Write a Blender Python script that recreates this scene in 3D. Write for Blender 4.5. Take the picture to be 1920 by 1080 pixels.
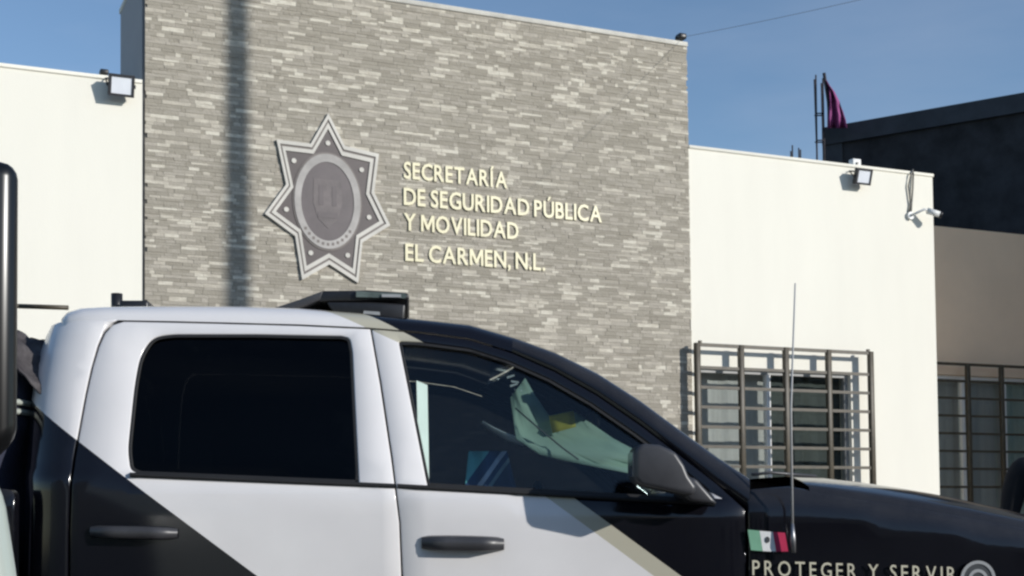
import bpy, bmesh, math, random
from mathutils import Vector, Matrix
from mathutils.geometry import delaunay_2d_cdt
for o in list(bpy.data.objects): bpy.data.objects.remove(o)
sc = bpy.context.scene
col = sc.collection
R = math.radians
rnd = random.Random(7)

# ------------------------------------------------------------------ camera
FPX, CX, CY = 2600.0, 960.0, 871.32           # focal length and principal point in photo pixels (1920 wide)
YAW, PITCH, ROLL = R(24.2103), R(2.4263), R(-0.5922)
EYE = Vector((0, 0, 1.3))
_fw = Vector((math.sin(YAW)*math.cos(PITCH), math.cos(YAW)*math.cos(PITCH), math.sin(PITCH)))
_r = Vector((math.cos(YAW), -math.sin(YAW), 0)); _u = _r.cross(_fw)
_r, _u = math.cos(ROLL)*_r + math.sin(ROLL)*_u, -math.sin(ROLL)*_r + math.cos(ROLL)*_u
cam = bpy.data.cameras.new('camera'); camo = bpy.data.objects.new('camera', cam); col.objects.link(camo)
m = Matrix((_r, _u, -_fw)).transposed().to_4x4(); m.translation = EYE
camo.matrix_world = m
cam.sensor_width = 36; cam.lens = 36*FPX/1920; cam.shift_y = (CY-540)/1920; cam.clip_start = .05; cam.clip_end = 5000
sc.camera = camo

# ------------------------------------------------------------------ light
SUN_AZ, SUN_EL = R(38), R(19)                 # from the facade's normal towards the right; above the horizon
SUNDIR = Vector((math.sin(SUN_AZ)*math.cos(SUN_EL), -math.cos(SUN_AZ)*math.cos(SUN_EL), math.sin(SUN_EL)))
w = bpy.data.worlds.new('World'); sc.world = w; w.use_nodes = True
nt = w.node_tree; nt.nodes.clear()
sky = nt.nodes.new('ShaderNodeTexSky'); sky.sky_type = 'NISHITA'; sky.sun_disc = False
sky.sun_elevation = SUN_EL; sky.sun_rotation = math.atan2(SUNDIR.x, SUNDIR.y)
sky.air_density = 1.0; sky.dust_density = 0.25; sky.ozone_density = 2.6; sky.altitude = 400
bg = nt.nodes.new('ShaderNodeBackground'); bg.inputs[1].default_value = 0.14
# thin uneven cirrus over the whole sky
tc = nt.nodes.new('ShaderNodeTexCoord'); mp = nt.nodes.new('ShaderNodeMapping'); mp.inputs['Scale'].default_value = (2.2, 2.2, 9)
nz = nt.nodes.new('ShaderNodeTexNoise'); nz.inputs['Scale'].default_value = 1.6; nz.inputs['Detail'].default_value = 5
mr = nt.nodes.new('ShaderNodeMapRange'); mr.inputs[1].default_value = .5; mr.inputs[2].default_value = .85; mr.inputs[3].default_value = 0; mr.inputs[4].default_value = .14
mx = nt.nodes.new('ShaderNodeMix'); mx.data_type = 'RGBA'; mx.inputs[7].default_value = (5.2, 5.4, 6.2, 1)
out = nt.nodes.new('ShaderNodeOutputWorld')
nt.links.new(tc.outputs['Generated'], mp.inputs[0]); nt.links.new(mp.outputs[0], nz.inputs[0]); nt.links.new(nz.outputs[0], mr.inputs[0])
nt.links.new(mr.outputs[0], mx.inputs[0]); nt.links.new(sky.outputs[0], mx.inputs[6]); nt.links.new(mx.outputs[2], bg.inputs[0]); nt.links.new(bg.outputs[0], out.inputs[0])
sl = bpy.data.lights.new('sun', 'SUN'); sl.energy = 3.75; sl.angle = R(.53); sl.color = (1, .97, .92)
so = bpy.data.objects.new('sun', sl); col.objects.link(so); so.rotation_euler = (-SUNDIR).to_track_quat('-Z', 'Y').to_euler(); so.location = (0, 0, 30)
sc.view_settings.view_transform = 'Standard'; sc.view_settings.look = 'None'; sc.view_settings.gamma = 1; sc.view_settings.exposure = 0.0
sc.render.engine = 'CYCLES'
sc.cycles.pixel_filter_type = 'BLACKMAN_HARRIS'; sc.cycles.filter_width = 2.5
sc.cycles.transparent_max_bounces = 16; sc.cycles.max_bounces = 8; sc.cycles.use_denoising = True

# ------------------------------------------------------------------ helpers
def ray(px, py): return _fw + _r*((px-CX)/FPX) - _u*((py-CY)/FPX)
def on_wall(px, py, Y=11.0):
    d = ray(px, py); return EYE + d*(Y/d.y)
def at_depth(px, py, Z):                                      # point at depth Z along the optical axis
    return EYE + ray(px, py)*Z
def project(p):
    d = p-EYE; z = d.dot(_fw); return CX+FPX*d.dot(_r)/z, CY-FPX*d.dot(_u)/z
def lin(*c): return tuple(((v/255)/12.92 if v/255 <= .04045 else (((v/255)+.055)/1.055)**2.4) for v in c)+(1,)

def tag(o, label=None, cat=None, group=None, kind=None):
    for k, v in (('label', label), ('category', cat), ('group', group), ('kind', kind)):
        if v: o[k] = v
    return o
def empty(name, loc=(0, 0, 0), rz=0, parent=None):
    o = bpy.data.objects.new(name, None); o.empty_display_size = .1; o.location = loc; o.rotation_euler = (0, 0, rz); col.objects.link(o)
    if parent: o.parent = parent
    return o

class MB:
    def __init__(s): s.v = []; s.f = []; s.sm = []
    def add(s, vs, fs, smooth=False):
        n = len(s.v); s.v += [tuple(v) for v in vs]; s.f += [tuple(i+n for i in f) for f in fs]; s.sm += [smooth]*len(fs); return s
    def box(s, lo, hi, M=None):
        (a, b, c), (d, e, g) = lo, hi
        vs = [Vector(p) for p in ((a,b,c),(d,b,c),(d,e,c),(a,e,c),(a,b,g),(d,b,g),(d,e,g),(a,e,g))]
        if M: vs = [M @ v for v in vs]
        return s.add(vs, [(0,3,2,1),(4,5,6,7),(0,1,5,4),(1,2,6,5),(2,3,7,6),(3,0,4,7)])
    def tube(s, pts, rad, n=8, cap=True):
        pts = [Vector(p) for p in pts]; rr = rad if isinstance(rad, (list, tuple)) else [rad]*len(pts); rings = []
        vs = []; fs = []
        for i, p in enumerate(pts):
            d = (pts[min(i+1, len(pts)-1)]-pts[max(i-1, 0)]).normalized()
            a = d.orthogonal() if abs(d.z) > .95 else d.cross(Vector((0, 0, 1))); a.normalize(); b = d.cross(a).normalized()
            if abs(d.z) > .95: a = Vector((1, 0, 0)); a = (a-d*a.dot(d)).normalized(); b = d.cross(a)
            for k in range(n):
                t = 2*math.pi*k/n; vs.append(p+(a*math.cos(t)+b*math.sin(t))*rr[i])
        for i in range(len(pts)-1):
            for k in range(n):
                fs.append((i*n+k, i*n+(k+1) % n, (i+1)*n+(k+1) % n, (i+1)*n+k))
        s.add(vs, fs, True)
        if cap:
            m0 = len(s.v)-len(vs)
            s.f += [tuple(m0+k for k in reversed(range(n))), tuple(m0+(len(pts)-1)*n+k for k in range(n))]; s.sm += [False, False]
        return s
    def grid(s, rows, closed=False, smooth=True):                # rows: list of equally long point lists
        n = len(rows[0]); fs = []
        for i in range(len(rows)-1):
            for k in range(n if closed else n-1):
                fs.append((i*n+k, i*n+(k+1) % n, (i+1)*n+(k+1) % n, (i+1)*n+k))
        return s.add([p for r_ in rows for p in r_], fs, smooth)
    def prism(s, poly, d):                                       # poly of 3-D points swept along d
        poly = [Vector(p) for p in poly]; n = len(poly); d = Vector(d)
        return s.add(poly+[p+d for p in poly], [tuple(range(n)), tuple(reversed(range(n, 2*n)))]+[(i, n+i, n+(i+1) % n, (i+1) % n) for i in range(n)])
    def build(s, name, mat, parent=None, bevel=0, seg=2, recalc=True, smooth_all=False):
        me = bpy.data.meshes.new(name); me.from_pydata(s.v, [], s.f)
        for p, q in zip(me.polygons, s.sm): p.use_smooth = q or smooth_all
        if bevel or recalc:
            bm = bmesh.new(); bm.from_mesh(me)
            if bevel:
                bmesh.ops.remove_doubles(bm, verts=bm.verts, dist=1e-5)
                bmesh.ops.bevel(bm, geom=[e for e in bm.edges if len(e.link_faces) == 2 and e.calc_face_angle(0) > .5], offset=bevel, segments=seg, profile=.5, affect='EDGES', clamp_overlap=True)
                for f_ in bm.faces: f_.smooth = True
            if recalc: bmesh.ops.recalc_face_normals(bm, faces=bm.faces)
            bm.to_mesh(me); bm.free()
        me.materials.append(mat)
        o = bpy.data.objects.new(name, me); col.objects.link(o)
        if bevel: shade_angle(me)
        if parent: o.parent = parent
        return o
def shade_angle(me, a=.9):
    me.update()
    bm = bmesh.new(); bm.from_mesh(me)
    for e in bm.edges:
        if len(e.link_faces) == 2 and e.calc_face_angle(0) > a: e.smooth = False
    bm.to_mesh(me); bm.free()
def box(name, lo, hi, mat, parent=None, bevel=0): return MB().box(lo, hi).build(name, mat, parent, bevel)

# ------------------------------------------------------------------ materials
def material(name, color, rough=.6, metal=0, var=.12, scale=8, bump=0, bscale=60, coat=0, spec=.5, color2=None, stretch=(1, 1, 1)):
    mt = bpy.data.materials.new(name); mt.use_nodes = True; t = mt.node_tree; b = t.nodes['Principled BSDF']
    b.inputs['Roughness'].default_value = rough; b.inputs['Metallic'].default_value = metal; b.inputs['Specular IOR Level'].default_value = spec
    b.inputs['Coat Weight'].default_value = coat; b.inputs['Coat Roughness'].default_value = .05
    tcn = t.nodes.new('ShaderNodeTexCoord'); mpn = t.nodes.new('ShaderNodeMapping'); mpn.inputs['Scale'].default_value = stretch
    t.links.new(tcn.outputs['Object'], mpn.inputs[0])
    n = t.nodes.new('ShaderNodeTexNoise'); n.inputs['Scale'].default_value = scale; n.inputs['Detail'].default_value = 6; n.inputs['Roughness'].default_value = .6
    t.links.new(mpn.outputs[0], n.inputs[0])
    rp = t.nodes.new('ShaderNodeValToRGB')
    c2 = color2 or tuple(c*(1+var) for c in color[:3])+(1,); c1 = color if color2 else tuple(c*(1-var) for c in color[:3])+(1,)
    rp.color_ramp.elements[0].position = .3; rp.color_ramp.elements[0].color = c1; rp.color_ramp.elements[1].position = .7; rp.color_ramp.elements[1].color = c2
    t.links.new(n.outputs[0], rp.inputs[0]); t.links.new(rp.outputs[0], b.inputs['Base Color'])
    if bump:
        n2 = t.nodes.new('ShaderNodeTexNoise'); n2.inputs['Scale'].default_value = bscale; n2.inputs['Detail'].default_value = 4
        t.links.new(tcn.outputs['Object'], n2.inputs[0])
        bu = t.nodes.new('ShaderNodeBump'); bu.inputs['Strength'].default_value = bump; bu.inputs['Distance'].default_value = .01
        t.links.new(n2.outputs[0], bu.inputs['Height']); t.links.new(bu.outputs[0], b.inputs['Normal'])
    return mt
M = {}
M['cream'] = material('cream_plaster', (.85, .815, .71, 1), .85, var=.022, scale=1.6, stretch=(1.6, 1, .35), bump=.12, bscale=90)
M['beige'] = material('beige_plaster', (.90, .67, .47, 1), .85, var=.05, scale=1.5, bump=.15, bscale=80)
M['copestone'] = material('pale_coping', (.56, .54, .48, 1), .85, var=.15, scale=6, bump=.2)
M['core'] = material('mortar_backing', (.26, .24, .21, 1), .9)
M['side'] = material('grey_plaster', (.30, .30, .31, 1), .85, var=.06, scale=2, bump=.1)
M['asphalt'] = material('asphalt', (.05, .05, .052, 1), .9, var=.25, scale=6, bump=.4, bscale=150)
M['concrete'] = material('concrete', (.34, .33, .31, 1), .85, var=.12, scale=3, bump=.2, bscale=80)
M['kerb'] = material('kerb_concrete', (.40, .39, .36, 1), .85, var=.15, scale=5, bump=.2)
M['darkblock'] = material('dark_block_wall', (.028, .028, .032, 1), .9, var=.6, scale=2.2, bump=.3, bscale=20)
M['slab'] = material('weathered_slab', (.05, .055, .065, 1), .9, var=.3, scale=2)
M['rebar'] = material('rusty_rebar', (.035, .03, .035, 1), .8, var=.3, scale=20)
M['grille'] = material('brown_painted_steel', (.064, .051, .031, 1), .5, var=.35, scale=14, bump=.05)
M['alu'] = material('white_aluminium', (.82, .82, .80, 1), .4, var=.03)
M['dullalu'] = material('dull_aluminium', (.30, .30, .29, 1), .5, var=.1)
M['curtain'] = material('grey_curtain', (.40, .395, .385, 1), .9, var=.10, scale=7, stretch=(6, 1, .3))
M['darkblind'] = material('dark_green_blind', (.035, .045, .042, 1), .8, var=.3, scale=3, stretch=(3, 1, .4))
M['paleblind'] = material('pale_blind', (.40, .47, .42, 1), .8, var=.15, scale=5, stretch=(6, 1, .3))
M['dark'] = material('dark_interior', (.02, .022, .022, 1), .8)
M['black_plastic'] = material('black_plastic', (.018, .018, .02, 1), .38, var=.2, scale=30, bump=.04, bscale=300)
M['mirror_black'] = material('gloss_black_casing', (.006, .006, .006, 1), .28, var=.2)
M['rubber'] = material('black_rubber', (.012, .012, .013, 1), .7, var=.2)
M['grey_plastic'] = material('grey_plastic', (.05, .05, .054, 1), .38, var=.15, scale=15)
M['lamp_black'] = material('dark_grey_casting', (.035, .035, .04, 1), .45)
M['lamp_glass'] = material('lamp_glass', (.86, .88, .92, 1), .15, var=.04, spec=.6)
M['white_plastic'] = material('white_plastic', (.72, .72, .70, 1), .45, var=.04)
M['cable'] = material('grey_cable', (.16, .155, .14, 1), .6)
M['letter'] = material('gold_cream_letter', (.80, .73, .48, 1), .4, var=.06, scale=5)
M['star_rim'] = material('star_rim_silver', (.56, .53, .47, 1), .5, metal=.0, var=.16, scale=3)
M['ring_dim'] = material('dull_ring', (.36, .335, .31, 1), .45, var=.25, scale=5)
M['star_line'] = material('star_rim_line', (.16, .135, .12, 1), .5, var=.1)
M['star_field'] = material('star_dark_field', (.088, .069, .065, 1), .5, var=.12, scale=4)
M['medal'] = material('medallion', (.098, .078, .078, 1), .45, var=.18, scale=6)
M['relief'] = material('medallion_relief', (.125, .103, .10, 1), .5, var=.3, scale=9)
M['steel'] = material('galvanised_steel', (.34, .34, .35, 1), .4, metal=.8, var=.1)
M['whip'] = material('pale_fibreglass', (.45, .45, .44, 1), .5)
M['chrome'] = material('bright_metal', (.7, .7, .72, 1), .2, metal=1)
M['tyre'] = material('tyre_rubber', (.015, .015, .015, 1), .8, bump=.2, bscale=60)
M['seat'] = material('dark_seat_fabric', (.055, .057, .066, 1), .85, bump=.2, bscale=200)
M['belt'] = material('pale_webbing', (.80, .84, .80, 1), .7, var=.05)
M['green'] = material('pale_green_sheet', (.46, .60, .47, 1), .65, var=.06, scale=6)
M['yellow'] = material('yellow_patch', (.62, .52, .06, 1), .6)
M['print'] = material('white_print', (.85, .86, .86, 1), .6)
M['navy'] = material('navy_canvas', (.030, .034, .060, 1), .85, var=.3, scale=9, bump=.3, bscale=40)
M['strap'] = material('pale_strap', (.42, .45, .40, 1), .6, var=.2, scale=20)
M['rag'] = material('brown_white_cloth', (.018, .014, .017, 1), .9, color2=(.11, .10, .10, 1), scale=16, bump=.3)
M['purple'] = material('purple_cloth', (.27, .06, .19, 1), .85, var=.4, scale=3, stretch=(4, 4, .6))
M['skin'] = material('skin', (.36, .20, .13, 1), .55, var=.08)
M['lip'] = material('lip', (.26, .10, .08, 1), .5)
M['hair'] = material('dark_hair', (.010, .009, .008, 1), .6)
M['cloth_black'] = material('black_clothing', (.010, .010, .012, 1), .9, var=.2)
M['vanwhite'] = material('van_paint', (.40, .45, .41, 1), .35, var=.04, coat=.4)
M['vangreen'] = material('van_green_stripe', (.10, .34, .14, 1), .35, coat=.4)
M['wood'] = material('weathered_pole_concrete', (.30, .29, .27, 1), .85, var=.15, bump=.2)
M['house'] = material('neighbour_plaster', (.42, .36, .30, 1), .85, var=.08, scale=2)
M['flag_green'] = material('decal_green', (.20, .42, .28, 1), .4); M['flag_red'] = material('decal_red', (.50, .03, .09, 1), .4)
M['flag_white'] = material('decal_white', (.78, .78, .76, 1), .4); M['decal_cream'] = material('decal_cream', (.62, .58, .44, 1), .4)
M['decal_grey'] = material('decal_grey', (.36, .37, .37, 1), .4); M['decal_dark'] = material('decal_dark', (.06, .065, .07, 1), .4)

def glass(name, tint, rough=.0, refl=1.0):
    mt = bpy.data.materials.new(name); mt.use_nodes = True; t = mt.node_tree; t.nodes.clear()
    o = t.nodes.new('ShaderNodeOutputMaterial'); tr = t.nodes.new('ShaderNodeBsdfTransparent'); tr.inputs[0].default_value = tint
    gl = t.nodes.new('ShaderNodeBsdfGlossy'); gl.inputs['Roughness'].default_value = rough
    gl.inputs[0].default_value = (refl, refl, refl, 1)
    lw = t.nodes.new('ShaderNodeLayerWeight'); lw.inputs[0].default_value = .5; pw = t.nodes.new('ShaderNodeMath'); pw.operation = 'POWER'; pw.inputs[1].default_value = 5
    fr = t.nodes.new('ShaderNodeMath'); fr.operation = 'MULTIPLY_ADD'; fr.inputs[1].default_value = .96; fr.inputs[2].default_value = .035; t.links.new(lw.outputs['Facing'], pw.inputs[0]); t.links.new(pw.outputs[0], fr.inputs[0]); mxn = t.nodes.new('ShaderNodeMixShader')
    t.links.new(fr.outputs[0], mxn.inputs[0]); t.links.new(tr.outputs[0], mxn.inputs[1]); t.links.new(gl.outputs[0], mxn.inputs[2]); t.links.new(mxn.outputs[0], o.inputs[0])
    return mt
M['glass_clear'] = glass('side_glass', (.93, .97, .96, 1), refl=.8)
M['glass_dark'] = glass('privacy_glass', (.11, .115, .125, 1), refl=.45)
M['glass_windscreen'] = glass('windscreen_glass', (.50, .55, .56, 1))
M['glass_house'] = glass('window_glass', (.93, .95, .94, 1))

def stone_mat(name, per_object):
    mt = bpy.data.materials.new(name); mt.use_nodes = True; t = mt.node_tree; b = t.nodes['Principled BSDF']; b.inputs['Roughness'].default_value = .85
    at = t.nodes.new('ShaderNodeAttribute'); at.attribute_name = 'tone'; at.attribute_type = 'OBJECT' if per_object else 'GEOMETRY'
    rp = t.nodes.new('ShaderNodeValToRGB'); cr = rp.color_ramp
    cr.elements[0].position = 0; cr.elements[0].color = (.295, .265, .213, 1)
    cr.elements[1].position = 1; cr.elements[1].color = (.64, .595, .495, 1)
    for p_, c_ in ((.35, (.34, .307, .249, 1)), (.6, (.41, .370, .308, 1)), (.85, (.51, .464, .380, 1))):
        e = cr.elements.new(p_); e.color = c_
    tcn = t.nodes.new('ShaderNodeTexCoord'); g = t.nodes.new('ShaderNodeNewGeometry')
    n = t.nodes.new('ShaderNodeTexNoise'); n.inputs['Scale'].default_value = 14; n.inputs['Detail'].default_value = 5
    mpn = t.nodes.new('ShaderNodeMapping'); mpn.inputs['Scale'].default_value = (1, 1, 3)
    t.links.new(g.outputs['Position'], mpn.inputs[0]); t.links.new(mpn.outputs[0], n.inputs[0])
    ad = t.nodes.new('ShaderNodeMath'); ad.operation = 'MULTIPLY_ADD'; ad.inputs[1].default_value = .7; ad.use_clamp = True
    sb = t.nodes.new('ShaderNodeMath'); sb.operation = 'SUBTRACT'; sb.inputs[1].default_value = .35
    t.links.new(n.outputs[0], ad.inputs[0]); t.links.new(at.outputs['Fac'], sb.inputs[0]); t.links.new(sb.outputs[0], ad.inputs[2])
    t.links.new(ad.outputs[0], rp.inputs[0]); t.links.new(rp.outputs[0], b.inputs['Base Color'])
    bu = t.nodes.new('ShaderNodeBump'); bu.inputs['Strength'].default_value = .3; bu.inputs['Distance'].default_value = .01
    n2 = t.nodes.new('ShaderNodeTexNoise'); n2.inputs['Scale'].default_value = 60; t.links.new(g.outputs['Position'], n2.inputs[0])
    t.links.new(n2.outputs[0], bu.inputs['Height']); t.links.new(bu.outputs[0], b.inputs['Normal'])
    return mt
M['stone'] = stone_mat('ledger_stone', True); M['stone_mass'] = stone_mat('ledger_stone_mass', False)

# ------------------------------------------------------------------ ground
tag(MB().add([(-900, -900, 0), (900, -900, 0), (900, 900, 0), (-900, 900, 0)], [(0, 1, 2, 3)]).build('ground', M['asphalt']), kind='structure')
TH = R(20)                                                       # the truck's heading: 20 degrees off the facade
TF = Vector((math.cos(TH), -math.sin(TH), 0)); TL = Vector((math.sin(TH), math.cos(TH), 0))
TO = Vector((2.10484, 4.86355, 0))                               # truck centre line, between the doors
k0 = TO+TL*1.25-TF*14; k1 = TO+TL*1.25+TF*12
pv = MB().prism([(k0.x, k0.y, .004), (k1.x, k1.y, .004), (22, 13.6, .004), (-14, 13.6, .004)], (0, 0, .14))
tag(pv.build('pavement', M['concrete'], bevel=.01), kind='structure')
kb = MB()
for i in range(26):
    a = k0+TF*(i*1.0+.004)-TL*.16; b = k0+TF*(i*1.0+.992)-TL*.16
    MB_ = MB().prism([(a.x, a.y, .004), (b.x, b.y, .004), (b.x+TL.x*.15, b.y+TL.y*.15, .004), (a.x+TL.x*.15, a.y+TL.y*.15, .004)], (0, 0, .15))
    kb.add(MB_.v, MB_.f)
tag(kb.build('kerb', M['kerb']), kind='structure')

# ------------------------------------------------------------------ the station building
WY = 11.0
XL, XR, XE = 1.815, 6.775, 9.678
TOP_T, TOP_W = 5.79, 4.815
bld = tag(empty('police_station', (4.3, WY, 0)), 'cream police station with a tall grey stone clad entrance tower', 'building')
def bpart(o):
    o.parent = bld; o.matrix_parent_inverse = bld.matrix_world.inverted() if False else Matrix.Translation(-Vector(bld.location)); return o
# tower: core wall with depth, coping, stones
tower = bpart(MB().box((XL, WY+.002, .144), (XR, WY+1.15, TOP_T-.05)).build('tower', M['core'])); tower['label'] = 'tall tower faced with stacked grey ledger stone'
sidep = MB().box((XL-.02, WY+.03, .144), (XL-.001, WY+1.15, TOP_T-.045)).build('side_wall', M['side']); sidep.parent = tower
cop = MB().box((XL-.03, WY-.02, TOP_T-.05), (XR+.012, WY+1.17, TOP_T-.005)).build('coping', M['copestone'], bevel=.006); cop.parent = tower
stones = []
z = 1.0
while z < TOP_T-.055:
    h = min(rnd.choice((.020, .024, .028, .032, .037)), TOP_T-.052-z)
    if h < .012: break
    x = XL-.004-rnd.uniform(0, .1)
    while x < XR+.004:
        L_ = rnd.choice((.04, .06, .08, .10, .13, .16, .20))*rnd.uniform(.85, 1.15)
        x0 = max(x, XL-.004); x1 = min(x+L_, XR+.006)
        if x1-x0 > .02:
            t_ = rnd.random()
            tone = rnd.gauss(.42, .13) if t_ < .66 else (rnd.uniform(.68, 1.0) if t_ < .90 else rnd.uniform(.0, .22))
            stones.append((x0, x1, z, h, rnd.uniform(.0105, .0155), tone))
        x += L_
    z += h
def roofline(px):
    pts = [(0, 575), (560, 580), (770, 600), (860, 608), (950, 630), (1050, 665), (1130, 705), (1220, 765), (1300, 825), (1400, 893)]
    for (a, b), (c, d) in zip(pts, pts[1:]):
        if px <= c: return b+(d-b)*(px-a)/(c-a)
    return 900
def seen(s):
    px, py = project(Vector(((s[0]+s[1])/2, WY, s[2]+s[3]/2)))
    if py < 4 or py > roofline(px)-4: return 0
    if 490 < px < 740 and 215 < py < 530: return 0
    (ax, ay), (bx, by) = project(Vector((s[0], WY, s[2]))), project(Vector((s[1], WY, s[2]+s[3])))
    return abs(bx-ax)*abs(s[3]*FPX/11)
order = sorted(range(len(stones)), key=lambda i: -seen(stones[i])); big = set(order[:300])
ug = .0008
cube = MB().box((0, -1, 0), (1, 0, 1)); cube.f = [f_ for i, f_ in enumerate(cube.f)]
stone_me = bpy.data.meshes.new('stone'); stone_me.from_pydata(cube.v, [], cube.f); stone_me.materials.append(M['stone'])
sv, sf, st = [], [], []
for i, (x0, x1, zz, h, d, tone) in enumerate(stones):
    if i in big:
        o = bpy.data.objects.new('stone', stone_me); col.objects.link(o); o.location = (x0+ug, WY+.001, zz+ug); o.scale = (x1-x0-2*ug, d, h-2*ug)
        o['tone'] = tone; o.parent = tower; o.matrix_parent_inverse = Matrix.Identity(4)
    else:
        n = len(sv); a, b, c, e = x0+ug, x1-ug, zz+ug, zz+h-ug; y0, y1 = WY+.001, WY+.001-d
        sv += [(a,y0,c),(b,y0,c),(b,y0,e),(a,y0,e),(a,y1,c),(b,y1,c),(b,y1,e),(a,y1,e)]
        sf += [(n+4,n+5,n+6,n+7),(n,n+1,n+5,n+4),(n+1,n+2,n+6,n+5),(n+2,n+3,n+7,n+6),(n+3,n,n+4,n+7)]; st += [tone]*5
me = bpy.data.meshes.new('stone_cladding'); me.from_pydata(sv, [], sf); me.materials.append(M['stone_mass'])
at = me.attributes.new('tone', 'FLOAT', 'FACE'); at.data.foreach_set('value', st)
o = bpy.data.objects.new('stone_cladding', me); col.objects.link(o); o.parent = tower; o['kind'] = 'stuff'
# children of tower were placed in world space and tower itself is shifted back by its parent inverse, so nothing else to do
bpart(box('left_wing', (-5.0, WY, .144), (XL-.022, WY+7, TOP_W-.03), M['cream']))
bpart(box('left_wing_coping', (-5.03, WY-.012, TOP_W-.03), (XL-.024, WY+.22, TOP_W), M['cream'], bevel=.004)).name = 'coping'
bpart(box('coping', (XR+.014, WY-.012, TOP_W-.03), (XE+.01, WY+.22, TOP_W), M['cream'], bevel=.004))
# right wing with a real window opening
wx0, wx1, wz0, wz1 = 6.83, on_wall(1597, 800).x, 1.25, on_wall(1450, 694).z
rw = MB()
rw.box((XR+.008, WY, .144), (XE, WY+.18, wz0)).box((XR+.008, WY, wz1), (XE, WY+.18, TOP_W-.03))
rw.box((XR+.008, WY, wz0), (wx0, WY+.18, wz1)).box((wx1, WY, wz0), (XE, WY+.18, wz1))
bpart(rw.build('right_wing', M['cream']))
bpart(box('side_wall', (XE-.18, WY+.181, .144), (XE, WY+1.45, TOP_W-.03), M['cream']))
bpart(box('roof', (XR, WY+.2, TOP_W-.55), (XE-.19, WY+6, TOP_W-.45), M['concrete']))
SY = WY+1.45                                                     # set-back wing
stz = on_wall(1840, 432, SY).z
sx0 = XE+.002; sw1 = on_wall(1810, 704, SY).z; sx1 = 14.0
vx0, vx1 = 9.9, 12.6
sb = MB()
sb.box((sx0-.4, SY, .144), (sx1, SY+.18, 1.2)).box((sx0-.4, SY, sw1), (sx1, SY+.18, stz))
sb.box((sx0-.4, SY, 1.2), (vx0, SY+.18, sw1)).box((vx1, SY, 1.2), (sx1, SY+.18, sw1))
bpart(sb.build('set_back_wing', M['beige']))

def window(x0, x1, z0, z1, y, mull, mats, fmat):
    root = bpart(empty('window', (0, 0, 0)))
    fr = MB(); fw_ = .042
    yy = y+.05
    fr.box((x0+.002, yy, z0+.002), (x0+fw_, yy+.06, z1-.002)).box((x1-fw_, yy, z0+.002), (x1-.002, yy+.06, z1-.002))
    fr.box((x0+fw_, yy+.001, z1-fw_), (x1-fw_, yy+.059, z1-.002)).box((x0+fw_, yy+.001, z0+.002), (x1-fw_, yy+.059, z0+fw_))
    o = fr.build('frame', fmat, root)
    for mxx in mull:
        MB().box((mxx-.022, yy-.012, z0+fw_), (mxx+.022, yy+.048, z1-fw_)).build('mullion', M['alu'], root)
    edges = [x0+fw_]+list(mull)+[x1-fw_]
    for (a, b), mt in zip(zip(edges, edges[1:]), mats):
        MB().box((a+.02, yy+.02, z0+fw_), (b-.02, yy+.026, z1-fw_)).build('pane', M['glass_house'], root)
        # cloth behind the pane, hung in soft folds
        n = 26; rows = []
        for zz in (z0-.05, z1+.03):
            rows.append([(a-.03+(b-a+.14)*i/n, yy+.13+.004*math.sin(i*1.9)+.006*math.sin(i*.7+mxx), zz) for i in range(n+1)])
        if mt: MB().grid(rows).build('curtain', mt, root)
    MB().box((x0-.3, y+.9, z0-.3), (x1+.3, y+.92, z1+.2)).build('room_wall', M['dark'], root)
    return root
mx1 = on_wall(1441, 800, WY+.05).x
window(wx0, wx1, wz0, wz1, WY, [mx1], [M['curtain'], M['darkblind']], M['dullalu'])
mx2 = on_wall(1884, 800, SY+.05).x
window(vx0, vx1, 1.2, sw1, SY, [on_wall(1806, 800, SY+.05).x, mx2], [M['curtain'], M['curtain'], M['paleblind']], M['alu'])
# dim shelf things behind the right pane
def grille(name, y, q, xs, ztop, zbars, z0, label):
    g = bpart(empty(name)); g['label'] = label
    x0, x1 = xs[0], xs[-1]; t = .026
    for x in xs:
        MB().box((x-.026, y-q-.004, z0), (x+.026, y-q+.04, ztop)).build('post', M['grille'], g, bevel=.003, seg=1)
    def bar(a, b, zz, hh=.014):
        MB().box((a, y-q+.004, zz-hh), (b, y-q+.026, zz+hh)).build('bar', M['grille'], g)
    bar(x0+.022, x1-.022, ztop-.016, .016)
    for zz in zbars: bar(x0+.022, x1-.022, zz)
    for x in (x0, x1):
        MB().box((x-.014, y-q+.041, z0+.1), (x+.014, y+.03, z0+.13)).build('wall_lug', M['grille'], g)
        MB().box((x+.03*(1 if x == x0 else -1)-.012, y-q, ztop), (x+.03*(1 if x == x0 else -1)+.012, y-q+.03, ztop+.022)).build('knob', M['grille'], g)
    return g
Q = .135
gp = [on_wall(px, 664, WY-Q).x for px in (1309, 1391, 1475, 1555, 1634)]
gzt = on_wall(1470, 653, WY-Q).z
gbar = [on_wall(1632, py, WY-Q).z for py in (702, 737, 772, 807, 842, 877, 912)]
grille('window_grille', WY, Q, gp, gzt+.012, gbar, gbar[-1]-.35, 'brown steel bars over the sunlit window')
g2 = [on_wall(px, 684, SY-.16).x for px in (1750, 1816, 1879, 1944, 2010)]
g2t = on_wall(1840, 682, SY-.16).z
g2b = [on_wall(1816, py, SY-.16).z for py in (715, 747, 780, 813, 846, 879, 913)]
grille('window_grille', SY, .16, g2, g2t, g2b, g2b[-1]-.3, 'brown steel bars over the shaded window')

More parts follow.
